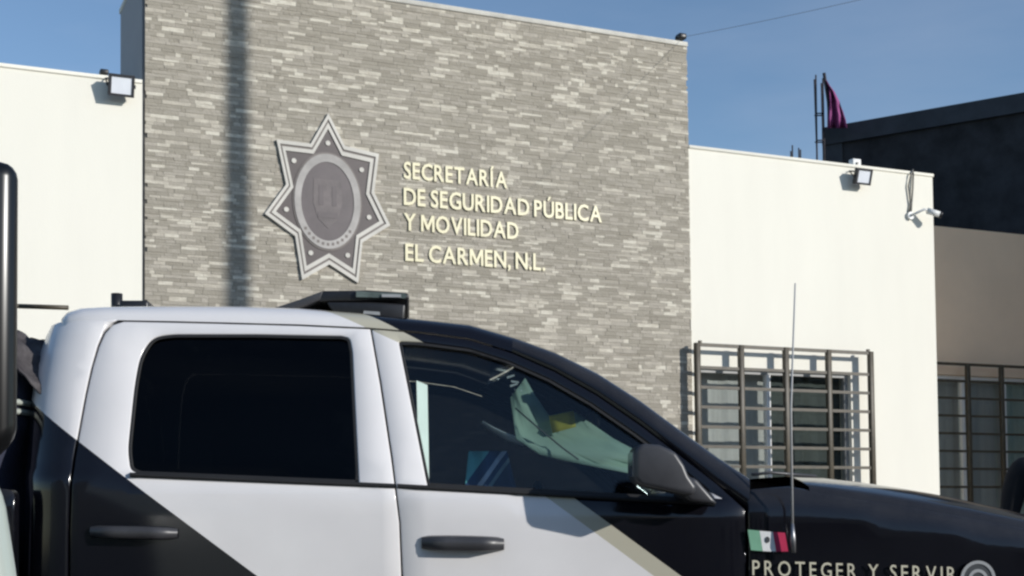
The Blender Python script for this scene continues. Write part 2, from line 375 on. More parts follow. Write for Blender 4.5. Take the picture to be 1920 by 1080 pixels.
# ------------------------------------------------------------------ star emblem and lettering
def wpt(px, py, Y): p = on_wall(px, py, Y); return (p.x, p.z)
SYF = WY-.025
outer = [(615,213),(646,274),(710,289),(701,361),(731,423),(679,455),(671,531),(617,496),(566,525),(553,443),(496,401),(536,346),(518,262),(582,270)]
oc = [wpt(x, y, SYF) for x, y in outer]; c0 = wpt(614, 377, SYF)
def star_scaled(k): return [(c0[0]+(x-c0[0])*k, c0[1]+(zz-c0[1])*k) for x, zz in oc]
def flat(poly, y0, y1): return MB().prism([(x, y0, zz) for x, zz in poly], (0, y1-y0, 0))
def ring(pa, pb, y0, y1):
    n = len(pa); b = MB()
    vs = [(x, y1, zz) for x, zz in pa]+[(x, y1, zz) for x, zz in pb]+[(x, y0, zz) for x, zz in pa]+[(x, y0, zz) for x, zz in pb]
    fs = []
    for i in range(n):
        j = (i+1) % n; fs += [(i, j, n+j, n+i), (i, 2*n+i, 2*n+j, j), (n+i, n+j, 3*n+j, 3*n+i)]
    return b.add(vs, fs)
star = tag(empty('star_badge', (c0[0], SYF, c0[1])), 'large seven pointed grey star badge mounted on the stone tower', 'emblem')
def spart(o): o.parent = star; o.matrix_parent_inverse = Matrix.Translation(-Vector(star.location)); return o
spart(flat(star_scaled(.99), WY-0.01550, WY-0.02350).build('backing', M['star_field']))
spart(ring(oc, star_scaled(.935), WY-0.01650, WY-0.03600).build('rim', M['star_rim']))
spart(ring(star_scaled(.935), star_scaled(.895), WY-0.01850, WY-0.02750).build('rim_groove', M['star_line']))
spart(ring(star_scaled(.895), star_scaled(.825), WY-0.01850, WY-0.03250).build('rim', M['star_rim']))
def oval(a, b, n=48): return [(c0[0]+a*math.cos(2*math.pi*i/n), c0[1]-.004+b*math.sin(2*math.pi*i/n)) for i in range(n)]
kx = abs(wpt(676, 377, SYF)[0]-wpt(552, 377, SYF)[0])/2; kz = abs(wpt(614, 288, SYF)[1]-wpt(614, 466, SYF)[1])/2
spart(flat(oval(kx*.84, kz*.86), WY-0.02350, WY-0.03050).build('medallion', M['medal']))
orr = spart(ring(oval(kx, kz), oval(kx*.80, kz*.83), WY-0.02350, WY-0.03600).build('oval_ring', M['ring_dim']))
spart(ring(oval(kx*1.05, kz*1.04), oval(kx*1.001, kz*1.001), WY-0.02350, WY-0.02950).build('ring_edge', M['star_line']))
for k in range(11):                                              # worn, illegible marks round the foot of the ring
    a = R(222+k*9.6); x = c0[0]+kx*.90*math.cos(a); zz = c0[1]+kz*.915*math.sin(a)
    spart(MB().box((x-.011, WY-0.03725, zz-.012), (x+.011, WY-0.03575, zz+.012)).build('mark', M['star_line']))
for k in range(7):
    px, py = outer[2*k]; x, zz = wpt(px, py, SYF); x = c0[0]+(x-c0[0])*.66; zz = c0[1]+(zz-c0[1])*.66
    b = MB(); b.tube([(x, WY-0.02350, zz), (x, WY-0.03150, zz)], .021, 10); spart(b.build('stud', M['star_rim']))
sh = [(-.42, .45), (.42, .45), (.44, -.05), (.3, -.38), (0, -.58), (-.3, -.38), (-.44, -.05)]
spart(flat([(c0[0]+x*kx, c0[1]+zz*kz) for x, zz in sh], WY-0.03025, WY-0.03300).build('shield_relief', M['relief']))
for xx in (-.2, .2): spart(MB().box((c0[0]+(xx-.07)*kx, WY-0.03500, c0[1]-.1*kz), (c0[0]+(xx+.07)*kx, WY-0.03275, c0[1]+.32*kz)).build('shield_bar', M['medal']))
spart(MB().box((c0[0]-.3*kx, WY-0.03500, c0[1]-.36*kz), (c0[0]+.3*kx, WY-0.03275, c0[1]-.24*kz)).build('shield_bar', M['medal']))

def glyph(ch, extrude, xs=1.0, bold=0.0):
    if ch == 'M':                                                # plain polygon: the built-in outline crosses itself when thickened
        h = max(v.co.y for v in glyph('H', .01).vertices); w_ = .74
        pl = [(0, 0), (0, h), (.15, h), (w_/2, .40*h), (w_-.15, h), (w_, h), (w_, 0), (w_-.125, 0), (w_-.125, .66*h), (w_/2+.05, .12*h), (w_/2-.05, .12*h), (.125, .66*h), (.125, 0)]
        mb = MB().prism([(x, y, -extrude) for x, y in pl], (0, 0, 2*extrude)); me_ = bpy.data.meshes.new('glyph'); me_.from_pydata(mb.v, [], mb.f); return me_
    cu = bpy.data.curves.new('glyph', 'FONT'); cu.body = ch; cu.size = 1; cu.extrude = extrude; cu.offset = bold; cu.resolution_u = 3; cu.fill_mode = 'BOTH'
    ob = bpy.data.objects.new('glyph', cu); me_ = bpy.data.meshes.new_from_object(ob)
    bpy.data.objects.remove(ob); bpy.data.curves.remove(cu)
    return me_
def lettering(text, origin, ux, uz, un, width, cap, depth, mat, parent, name='letter', bold=.012, gap=.10, space=.26, inv=None, skew=0):
    items = []; x = 0
    capu = max(v.co.y for v in glyph('H', .01).vertices)
    for ch in text:
        if ch == ' ': x += space; continue
        me_ = glyph(ch, .5, 1, bold); xs_ = [v.co.x for v in me_.vertices]; a, b = min(xs_), max(xs_)
        items.append((me_, x-a)); x += b-a+gap
    kx_ = width/(x-gap); kz_ = cap/capu
    for me_, x_ in items:
        for v in me_.vertices:
            p = origin+ux*((v.co.x+x_)*kx_+skew*v.co.y*kz_)+uz*(v.co.y*kz_)+un*((v.co.z+.5)*depth)
            v.co = p
        me_.materials.clear(); me_.materials.append(mat); me_.update()
        o_ = bpy.data.objects.new(name, me_); col.objects.link(o_); o_.parent = parent
        if inv is not None: o_.matrix_parent_inverse = inv
        bm = bmesh.new(); bm.from_mesh(me_); bmesh.ops.recalc_face_normals(bm, faces=bm.faces); bm.to_mesh(me_); bm.free()
sign_o = on_wall(757, 500, WY-.04)
sign = tag(empty('wall_lettering', sign_o), 'raised cream capital letters in four lines beside the star badge', 'lettering')
LYF = WY-.022
for text, a, b, cap in (('SECRETARÍA', (757, 335.5), (951, 351), 30), ('DE SEGURIDAD PÚBLICA', (757, 384.5), (1128, 415.5), 31), ('Y MOVILIDAD', (757, 432.5), (972, 447), 31), ('EL CARMEN, N.L.', (760, 489.5), (1022, 506), 31)):
    pa, pb = on_wall(*a, LYF), on_wall(*b, LYF); ca = on_wall(a[0], a[1]-cap, LYF)
    lettering(text, Vector((pa.x, WY-.016, (pa.z+pb.z)/2)), Vector((1, 0, 0)), Vector((0, 0, 1)), Vector((0, -1, 0)), pb.x-pa.x, ca.z-pa.z, .010, M['letter'], sign, gap=.085, space=.20, bold=.016, inv=Matrix.Translation(-sign_o))

# ------------------------------------------------------------------ wall lamps and cameras
def floodlight(px, py, label, wpx):
    p = on_wall(px, py, WY-.12); s = wpx/(FPX/((p-EYE).dot(_fw)))
    root = tag(empty('floodlight', (p.x, WY, p.z)), label, 'floodlight', 'floodlights on the parapets')
    Mx = Matrix.Translation((0, -.115, 0)) @ Matrix.Rotation(R(17), 4, 'X')
    W, H = s*.5, s*.43
    b = MB(); b.box((-W, 0, -H), (W, .045, H), Mx); b.build('housing', M['lamp_black'], root, bevel=.008)
    rim = MB(); t = .02
    rim.box((-W, -.012, -H), (-W+t, -.001, H), Mx).box((W-t, -.012, -H), (W, -.001, H), Mx).box((-W+t, -.012, -H), (W-t, -.001, -H+t), Mx).box((-W+t, -.012, H-t), (W-t, -.001, H), Mx)
    rim.build('front_rim', M['lamp_black'], root)
    MB().box((-W+t, -.006, -H+t), (W-t, -.0015, H-t), Mx).build('lens', M['lamp_glass'], root)
    br = MB(); br.box((-W-.012, .01, -.015), (-W-.004, .03, .015), Mx)
    br.box((W+.004, .01, -.015), (W+.012, .03, .015), Mx)
    br.tube([(-W-.008, -.09, 0), (-W-.008, -.02, H*.9), (-W*.4, -.006, H*1.0), (W*.4, -.006, H*1.0), (W+.008, -.02, H*.9), (W+.008, -.09, 0)], .006, 6)
    br.build('bracket', M['lamp_black'], root)
    return root
floodlight(228, 160, 'black floodlight on the cream wall left of the stone tower', 47)
floodlight(1620, 331, 'black floodlight on the cream wall over the sunlit barred window', 35)
p = on_wall(1603, 309, WY+.1)
o = tag(empty('junction_box', (p.x, WY+.1, TOP_W)), 'small white junction box on the parapet above the right floodlight', 'junction box')
box('case', (-.05, -.035, 0), (.05, .035, .085), M['white_plastic'], o, .006); MB().tube([(0, -.036, .04), (0, -.05, .04)], .014, 10).build('gland', M['black_plastic'], o)
p = on_wall(195, 132, WY+.1)
o = tag(empty('bell_camera', (p.x, WY+.1, TOP_W)), 'tiny black camera on the parapet left of the tower', 'camera')
MB().tube([(0, 0, 0), (0, 0, .04)], .012, 8).build('stem', M['black_plastic'], o); MB().box((-.035, -.05, .03), (.03, .03, .07)).build('case', M['black_plastic'], o, bevel=.01)
p = on_wall(1277, 73, WY+.05)
o = tag(empty('corner_camera', (p.x-.03, WY+.05, TOP_T-.004)), 'small black camera on the top right corner of the stone tower', 'camera')
MB().tube([(-.03, 0, 0), (-.03, 0, .05), (.0, -.02, .06)], .008, 8).build('stem', M['black_plastic'], o); MB().box((-.02, -.06, .03), (.06, .03, .085)).build('case', M['black_plastic'], o, bevel=.015)
# bullet camera at the right end of the wing
bc = on_wall(1705, 405, WY)
cc = tag(empty('bullet_camera', (bc.x, WY, bc.z)), 'white bullet camera on a bent arm with hanging cable at the wing end', 'camera')
MB().tube([(0, 0, .0), (0, -.03, .0)], .04, 12).build('mount', M['white_plastic'], cc)
MB().tube([(0, -.03, 0), (.03, -.09, .02), (.09, -.12, .05), (.14, -.13, .04)], .013, 8).build('arm', M['white_plastic'], cc)
Mb = Matrix.Translation((.19, -.14, .02)) @ Matrix.Rotation(R(-25), 4, 'Z') @ Matrix.Rotation(R(18), 4, 'Y')
b = MB().tube([Mb @ Vector((-.07, 0, 0)), Mb @ Vector((.06, 0, 0))], .032, 12); bo = b.build('case', M['white_plastic'], cc)
MB().tube([Mb @ Vector((.06, 0, 0)), Mb @ Vector((.085, 0, 0))], .034, 12).build('lens_hood', M['black_plastic'], cc)
MB().tube([(-.02, -.012, .02), (.005, -.02, .12), (-.02, -.02, .3), (.01, -.03, .42), (.04, -.02, .47), (.05, -.016, .43), (.035, -.02, .28), (.02, -.012, .1), (.01, -.014, .03)], .009, 6).build('cable', M['cable'], cc)

# ------------------------------------------------------------------ buildings behind
B0 = at_depth(1549, 240, 25.0)
bdir = Vector((.53, -.85, 0)).normalized(); bnr = Vector((.85, .53, 0))
dk = tag(empty('dark_block_building', (B0.x, B0.y, 0)), 'dark unfinished block building rising behind the right wing', 'building')
def dpt(a, b, zz): return (bdir.x*a+bnr.x*b, bdir.y*a+bnr.y*b, zz)
HB = B0.z
MB().prism([dpt(0, 0, 0), dpt(9.5, 0, 0), dpt(9.5, 8, 0), dpt(0, 8, 0)], (0, 0, HB-.32)).build('wall', M['darkblock'], dk)
MB().prism([dpt(-.06, -.06, HB-.32), dpt(9.6, -.06, HB-.32), dpt(9.6, 8.1, HB-.32), dpt(-.06, 8.1, HB-.32)], (0, 0, .32)).build('roof_slab', M['slab'], dk)
MB().prism([dpt(-.03, -.03, 0), dpt(.3, -.03, 0), dpt(.3, .25, 0), dpt(-.03, .25, 0)], (0, 0, HB-.325)).build('corner_column', M['slab'], dk)
for lz in (5.0, 2.6): MB().prism([dpt(.305, -.025, lz), dpt(9.45, -.025, lz), dpt(9.45, .1, lz), dpt(.305, .1, lz)], (0, 0, .22)).build('ring_beam', M['slab'], dk)
low = at_depth(1440, 320, 26.5)
ln = tag(empty('flat_roof_annexe', (low.x, low.y, 0)), 'low flat roofed annexe hidden behind the right wing', 'building')
MB().box((-2.2, -1.2, 0), (2.2, 3.2, 6.3)).build('wall', M['darkblock'], ln); MB().box((-2.3, -1.3, 6.3), (2.3, 3.3, 6.5)).build('roof_slab', M['slab'], ln)
def rebar(px0, px1, pyt, Z, label, zb, ties):
    a = at_depth(px0, pyt, Z); b = at_depth(px1, pyt, Z); ux = (b-a); ux.z = 0; wdt = ux.length; ux.normalize(); uy = Vector((-ux.y, ux.x, 0))
    root = tag(empty('rebar_column', (a.x, a.y, zb)), label, 'rebar')
    h = a.z-zb; org = Vector((0, 0, 0)); cs = []
    for i, (s, t) in enumerate(((0, 0), (1, 0), (1, 1), (0, 1))):
        p = ux*wdt*s+uy*wdt*t; cs.append(p); hh = h-rnd.uniform(0, .12)*(i > 0)
        MB().tube([p, p+Vector((.01*i, 0, hh*.5)), p+Vector((.015, .01, hh))], .015, 6).build('bar', M['rebar'], root)
    for k in ties:
        zz = h*k; MB().tube([c+Vector((0, 0, zz)) for c in cs]+[cs[0]+Vector((0, 0, zz))], .013, 5, False).build('tie', M['rebar'], root)
rebar(1529, 1542, 140, 24.6, 'tall rusty rebar cage standing beside the purple cloth', 6.52, (.12, .28, .42, .56, .74))
rebar(1485, 1500, 272, 26.5, 'short rebar starter bars showing over the right parapet', 6.5, (.2,))
fl0 = at_depth(1546, 138, 24.4)
pc = tag(empty('purple_cloth', (fl0.x, fl0.y, fl0.z-1.0)), 'purple cloth hanging from a leaning pole at the dark roof corner', 'cloth')
def fpt(px, py, dz=0): return at_depth(px, py, 24.4+dz)-Vector(pc.location)
MB().tube([fpt(1545, 137), fpt(1553, 190), fpt(1556, 238)], .03, 6).build('pole', M['rebar'], pc)
edge = [(1549, 150, 1551, 154), (1551, 165, 1565, 172), (1551, 185, 1574, 190), (1551, 205, 1580, 210), (1551, 222, 1585, 226), (1551, 240, 1587, 240)]
rows = []
for (xa, ya, xb, yb) in edge:
    rows.append([fpt(xa+(xb-xa)*t/8, ya+(yb-ya)*t/8, .12*math.sin(t*1.7+ya*.04)) for t in range(9)])
co_ = MB().grid(rows).build('cloth_sheet', M['purple'], pc); sm_ = co_.modifiers.new('thick', 'SOLIDIFY'); sm_.thickness = .012
# unseen house added beyond the right edge to shade the set-back wing
nh = tag(empty('shade_house', (12.75, 8.4, 0)), 'tall plain unseen house added beyond the right edge to shade the wing', 'building')
MB().box((0, 0, .15), (5, 4.0, 7.2)).build('wall', M['house'], nh); MB().box((-.08, -.08, 7.2), (5.1, 4.1, 7.4)).build('roof_slab', M['concrete'], nh)

# unseen houses across the street, added to darken reflections in the black paint
for ox, ow, oh, nm_, lab in ((-26, 13.5, 5.2, 'unseen_row_house', 'long ochre house added unseen across the street behind the camera'), (-12, 11.5, 6.0, 'unseen_row_house', 'grey two storey house added unseen across the street behind the camera'), (.0, 10.5, 4.8, 'unseen_row_house', 'low brown house added unseen across the street behind the camera'), (11.0, 30, 5.4, 'unseen_row_house', 'wide tan house added unseen across the street behind the camera')):
    oh_ = tag(empty(nm_, (ox, -11.5, 0)), lab, 'house')
    MB().box((0, -8, 0), (ow, 0, oh)).build('wall', M['house'], oh_)
    MB().box((-.05, -8.05, oh), (ow+.05, .12, oh+.15)).build('coping', M['concrete'], oh_)
    MB().box((ow*.45, -.03, 0), (ow*.45+1.0, .03, 2.1)).build('door', M['darkblock'], oh_)
    for wx in (ow*.12, ow*.65): MB().box((wx, -.03, 1.0), (wx+1.5, .025, 2.2)).build('window', M['dark'], oh_)
# utility pole behind the camera: its shadow lies on the tower
ps = on_wall(447, 300, WY-.02); hd = Vector((math.sin(SUN_AZ), -math.cos(SUN_AZ), 0))
pp = Vector((ps.x, WY-.02, 0))+hd*9.0
up = tag(empty('utility_pole', pp), 'slim grey utility pole whose shadow falls on the stone tower', 'utility pole')
MB().tube([(0, 0, 0), (0, 0, 5), (0, 0, 10.5)], [.105, .085, .07], 16).build('shaft', M['wood'], up)
MB().box((-.9, -.05, 9.9), (.9, .05, 10.0)).build('crossarm', M['steel'], up)
for x in (-.8, 0.35, .8): MB().tube([(x, 0, 10.0), (x, 0, 10.16)], [.035, .02], 8).build('insulator', M['white_plastic'], up)
ca, cb = Vector((XR-.05, WY+.06, TOP_T+.05)), pp+Vector((0, 0, 5.0))
pts = [ca.lerp(cb, i/24)-Vector((0, 0, .10*4*(i/24)*(1-i/24))) for i in range(25)]
tag(MB().tube(pts, .0018, 6).build('service_cable', M['cable']), 'thin cable running from the tower corner up to the right', 'cable')

# ------------------------------------------------------------------ pickup truck
truck = tag(empty('pickup_truck', TO, -TH), 'white and black police pickup truck with light bar parked before the tower', 'pickup truck')
def loc(px, py, y):                                              # photo pixel to truck (x, z) on the plane y
    d = ray(px, py); t = (y-(EYE-TO).dot(TL))/d.dot(TL); p = EYE+d*t-TO
    return p.dot(TF), p.z
bl0, bl1 = loc(240, 893, -.985), loc(1100, 930, -.985)
def zb(x): return bl0[1]+(bl1[1]-bl0[1])*(x-bl0[0])/(bl1[0]-bl0[0])
REAR = []
for px_, py_ in ((62, 1080), (66, 960), (71, 860), (76, 770), (82, 720), (92, 665), (103, 630), (114, 606), (126, 592), (140, 580)):
    y_ = -.86
    for _ in range(6):
        x_, z_ = loc(px_, py_, y_); y_ = -.86+(.02+.31*max(0, z_-1.46) if z_ > 1.46 else .01)
    REAR.append((z_, x_-.04))
def xrear(z):
    if z <= REAR[0][0]: return REAR[0][1]
    for (a, b), (c, d) in zip(REAR, REAR[1:]):
        if z <= c: return b+(d-b)*(z-a)/(c-a)
    return REAR[-1][1]
def surf(x, z):                                                  # near side of the body, y as a function of (x, z)
    b = zb(min(max(x, -1.6), .75)); t = z-b
    lo = .010+.055*max(0, -t-.18)**2+.02*max(0, 1-abs(t+.0)/.10)*0
    hi = .022+.31*t+.10*t*t
    k = min(max((t+.03)/.05, 0), 1); k = k*k*(3-2*k)
    s = lo*(1-k)+max(hi, 0)*k
    d = xrear(z)+.19-x
    if d > 0 and x < -1.0: d = min(d, .187); s += .19-math.sqrt(.19**2-d*d)
    if x > 1.2: s += .05*(x-1.2)**2*1.2
    return -1.0+s
def P(px, py):                                                   # photo pixel to (x, z) on the body side
    y = -.97
    for _ in range(8):
        x, z = loc(px, py, y); y = surf(x, z)
    return (x, z)
def PL(pts): return [P(*p) for p in pts]

def area2(p): return sum(a[0]*b[1]-b[0]*a[1] for a, b in zip(p, p[1:]+p[:1]))
def inside(p, poly):
    c = False; x, y = p
    for (a, b), (d, e) in zip(poly, poly[1:]+poly[:1]):
        if (b > y) != (e > y) and x < (d-a)*(y-b)/(e-b)+a: c = not c
    return c
def fillet(poly, r, n=5):
    out_ = []; N = len(poly)
    for i in range(N):
        rr = r[i] if isinstance(r, (list, tuple)) else r
        p = Vector(poly[i]); a = Vector(poly[i-1])-p; b = Vector(poly[(i+1) % N])-p
        d = min(rr, a.length*.48, b.length*.48)
        if rr <= 0 or d < .001: out_.append(tuple(p)); continue
        s = p+a.normalized()*d; e = p+b.normalized()*d
        for k in range(n+1):
            t = k/n; out_.append(tuple(s*(1-t)**2+p*2*t*(1-t)+e*t*t))
    return out_
def resample(poly, step):
    o_ = []
    for a, b in zip(poly, poly[1:]+poly[:1]):
        L_ = math.dist(a, b); n = max(1, int(math.ceil(L_/step)))
        o_ += [(a[0]+(b[0]-a[0])*k/n, a[1]+(b[1]-a[1])*k/n) for k in range(n)]
    return o_
def inset(poly, d):
    o_ = []; N = len(poly)
    for i in range(N):
        p = Vector(poly[i]); a = (p-Vector(poly[i-1])).normalized(); b = (Vector(poly[(i+1) % N])-p).normalized()
        n = Vector((-a.y, a.x))+Vector((-b.y, b.x))
        if n.length < 1e-6: n = Vector((-a.y, a.x))
        n.normalize(); c = max(.5, n.dot(Vector((-a.y, a.x)))); o_.append(tuple(p+n*(d/c)))
    return o_
def panel(name, outline, mat, parent, holes=(), thick=.03, off=0.0, side=-1, grid=.07, roll=.0028, lead=.004, sfun=None):
    sfun = sfun or surf
    loops = []
    for i, pl in enumerate([outline]+list(holes)):
        pl = list(pl)
        if (area2(pl) > 0) != (i == 0): pl.reverse()
        loops.append(resample(pl, .045))
    rings = [inset(l, lead) for l in loops]
    vs = []; ed = []; nb = 0
    for l in loops:
        n = len(vs); vs += l; ed += [(n+i, n+(i+1) % len(l)) for i in range(len(l))]
    nb = len(vs)
    for l in rings: vs += l
    xs = [p[0] for p in loops[0]]; zs = [p[1] for p in loops[0]]
    bpts = [p for l in loops for p in l]
    x = min(xs)+grid*.5
    while x < max(xs):
        zz = min(zs)+grid*.5
        while zz < max(zs):
            q = (x, zz)
            if inside(q, loops[0]) and not any(inside(q, h_) for h_ in loops[1:]) and min((a-x)**2+(b-zz)**2 for a, b in bpts) > .03**2: vs.append(q)
            zz += grid
        x += grid
    rv, re, rf, ov, oe, of = delaunay_2d_cdt([Vector(v) for v in vs], ed, [], 0, 1e-6)
    isb = [any(o_ < nb for o_ in ids) for ids in ov]
    verts = []; faces = []
    for p, b in zip(rv, isb): verts.append((p.x, sfun(p.x, p.y)+off+(roll if b else 0), p.y))
    for f_ in rf:
        c = (sum(rv[i].x for i in f_)/len(f_), sum(rv[i].y for i in f_)/len(f_))
        if inside(c, loops[0]) and not any(inside(c, h_) for h_ in loops[1:]): faces.append(tuple(f_))
    from collections import Counter
    cnt = Counter()
    for f_ in faces:
        for a, b in zip(f_, f_[1:]+f_[:1]): cnt[(a, b)] += 1
    be = [(a, b) for (a, b) in cnt if (b, a) not in cnt]
    mp_ = {}
    for a, b in be:
        for v in (a, b):
            if v not in mp_: mp_[v] = len(verts); q = verts[v]; verts.append((q[0], q[1]+thick, q[2]))
    smooth = [True]*len(faces)
    for a, b in be: faces.append((b, a, mp_[a], mp_[b])); smooth.append(False)
    nf = len(smooth)
    for f_ in faces[:nf-len(be)]:                                 # inner skin
        q = []
        for i in reversed(f_):
            if i not in mp_: mp_[i] = len(verts); w_ = verts[i]; verts.append((w_[0], w_[1]+thick-.001, w_[2]))
            q.append(mp_[i])
        faces.append(tuple(q)); smooth.append(True)
    if side > 0: verts = [(a, -b, c) for a, b, c in verts]; faces = [tuple(reversed(f_)) for f_ in faces]
    mb = MB(); mb.v = verts; mb.f = faces; mb.sm = smooth
    return mb.build(name, mat, parent, recalc=False)

# --- livery: white with a black rear wedge and a black front half edged by a beige stripe
def livery():
    mt = bpy.data.materials.new('livery_paint'); mt.use_nodes = True; t = mt.node_tree; b = t.nodes['Principled BSDF']
    b.inputs['Roughness'].default_value = .12; b.inputs['Coat Weight'].default_value = .0; b.inputs['Coat Roughness'].default_value = .04
    tcn = t.nodes.new('ShaderNodeTexCoord'); sx = t.nodes.new('ShaderNodeSeparateXYZ'); t.links.new(tcn.outputs['Object'], sx.inputs[0])
    def math_(op, a, b_=None, c=None):
        n = t.nodes.new('ShaderNodeMath'); n.operation = op
        for i, v in enumerate((a, b_, c)):
            if v is None: continue
            if isinstance(v, (int, float)): n.inputs[i].default_value = v
            else: t.links.new(v, n.inputs[i])
        return n.outputs[0]
    def half(p, q):                                               # 1 on the right-hand side (front / below) of the line p to q
        dx, dz = q[0]-p[0], q[1]-p[1]; L_ = math.hypot(dx, dz); nx, nz_ = -dz/L_, dx/L_
        c = -(nx*p[0]+nz_*p[1])
        v = math_('MULTIPLY_ADD', sx.outputs[0], nx, c); v = math_('MULTIPLY_ADD', sx.outputs[2], nz_, v)
        return v
    tri = half(P(75, 768), P(482, 1080)); m_tri = math_('LESS_THAN', tri, 0)
    lo_l = math_('GREATER_THAN', half(P(1025, 932), P(1226, 1080)), 0); lo_r = math_('GREATER_THAN', half(P(1080, 936), P(1277, 1080)), 0)
    up_l = math_('GREATER_THAN', half(P(638, 592), P(738, 638)), 0); up_r = math_('GREATER_THAN', half(P(713, 600), P(790, 640)), 0)
    k = (bl1[1]-bl0[1])/(bl1[0]-bl0[0]); belt = math_('MULTIPLY_ADD', sx.outputs[0], k, bl0[1]-k*bl0[0]+.01)
    isup = math_('GREATER_THAN', sx.outputs[2], belt)
    def sel(u_, l_):
        a = math_('MULTIPLY', u_, isup); c = math_('SUBTRACT', 1, isup); return math_('MULTIPLY_ADD', l_, c, a)
    ml, mr_ = sel(up_l, lo_l), sel(up_r, lo_r)
    n = t.nodes.new('ShaderNodeTexNoise'); n.inputs['Scale'].default_value = 2.5; n.inputs['Detail'].default_value = 7; t.links.new(tcn.outputs['Object'], n.inputs[0])
    wr = t.nodes.new('ShaderNodeValToRGB'); wr.color_ramp.elements[0].position = .3; wr.color_ramp.elements[0].color = (.73, .71, .70, 1); wr.color_ramp.elements[1].position = .7; wr.color_ramp.elements[1].color = (.83, .805, .79, 1)
    t.links.new(n.outputs[0], wr.inputs[0])
    def mixc(f_, a, c):
        m_ = t.nodes.new('ShaderNodeMix'); m_.data_type = 'RGBA'; t.links.new(f_, m_.inputs[0]); t.links.new(a, m_.inputs[6]); m_.inputs[7].default_value = c; return m_.outputs[2]
    c = mixc(ml, wr.outputs[0], (.50, .47, .37, 1)); c = mixc(mr_, c, (.006, .006, .009, 1)); c = mixc(m_tri, c, (.006, .006, .009, 1))
    t.links.new(c, b.inputs['Base Color'])
    return mt
M['livery'] = livery()
M['black_paint'] = material('black_car_paint', (.006, .006, .009, 1), .10, var=.15, scale=3, coat=.0, spec=.5)

def sky_sheen(mt, col_, amt):  # paints upward faces paler grey, standing in for the sky's reflection
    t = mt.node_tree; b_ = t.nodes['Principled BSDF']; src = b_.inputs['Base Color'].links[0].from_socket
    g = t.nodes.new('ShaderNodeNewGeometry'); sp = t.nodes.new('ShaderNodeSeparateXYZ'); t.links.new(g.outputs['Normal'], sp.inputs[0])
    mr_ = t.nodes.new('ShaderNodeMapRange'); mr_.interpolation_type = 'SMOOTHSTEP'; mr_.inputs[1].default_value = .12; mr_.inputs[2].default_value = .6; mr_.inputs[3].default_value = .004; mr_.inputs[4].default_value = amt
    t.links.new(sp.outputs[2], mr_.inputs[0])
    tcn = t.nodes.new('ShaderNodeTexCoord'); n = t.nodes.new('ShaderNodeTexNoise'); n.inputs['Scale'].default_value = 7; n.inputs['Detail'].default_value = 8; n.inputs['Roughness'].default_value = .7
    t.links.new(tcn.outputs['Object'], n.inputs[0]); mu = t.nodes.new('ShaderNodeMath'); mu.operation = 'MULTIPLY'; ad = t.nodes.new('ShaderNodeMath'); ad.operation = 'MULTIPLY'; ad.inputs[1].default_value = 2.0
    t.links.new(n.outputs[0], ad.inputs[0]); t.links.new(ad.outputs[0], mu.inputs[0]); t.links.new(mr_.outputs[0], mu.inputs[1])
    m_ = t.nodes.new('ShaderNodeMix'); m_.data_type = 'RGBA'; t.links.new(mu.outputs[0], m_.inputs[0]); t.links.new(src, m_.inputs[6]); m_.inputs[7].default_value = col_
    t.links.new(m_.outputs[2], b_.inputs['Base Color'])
sky_sheen(M['black_paint'], (.20, .195, .19, 1), .09)
seamT = [(215, 603), (330, 605), (450, 608), (560, 611), (690, 617)]
REARDOOR = PL([(750, 1330), (752, 1080), (748, 980), (740, 915), (733, 860), (712, 720), (694, 617.5)] + seamT[::-1][1:-1] + [(232, 603), (212, 609), (197, 625), (186, 650), (174, 690), (163, 740), (152, 800), (141, 860), (134, 920), (131, 1000), (131, 1330)])
REARWIN = fillet(PL([(640, 630), (656, 634), (661, 660), (673, 906), (262, 889), (244, 882), (239, 845), (252, 720), (262, 668), (285, 633), (320, 627), (480, 627)]), [.0, .02, .01, .004, .01, .02, .03, .06, .08, .05, .03, 0])
topF = [(697, 617.5), (790, 625), (880, 637), (960, 662), (1040, 697), (1120, 742), (1200, 797), (1280, 858), (1345, 908), (1397, 955)]
FRONTDOOR = PL(topF + [(1399, 1045), (1401, 1330), (754, 1330), (755.5, 1080), (751, 980), (743, 915), (736.5, 860), (715.5, 720)])
FRONTWIN = fillet(PL([(747, 640), (790, 642), (880, 654), (955, 678), (1030, 711), (1110, 757), (1190, 812), (1262, 866), (1330, 922), (1345, 942), (1100, 927), (801, 911)]), [.012, .01, 0, 0, 0, 0, 0, 0, .02, .02, 0, .006])
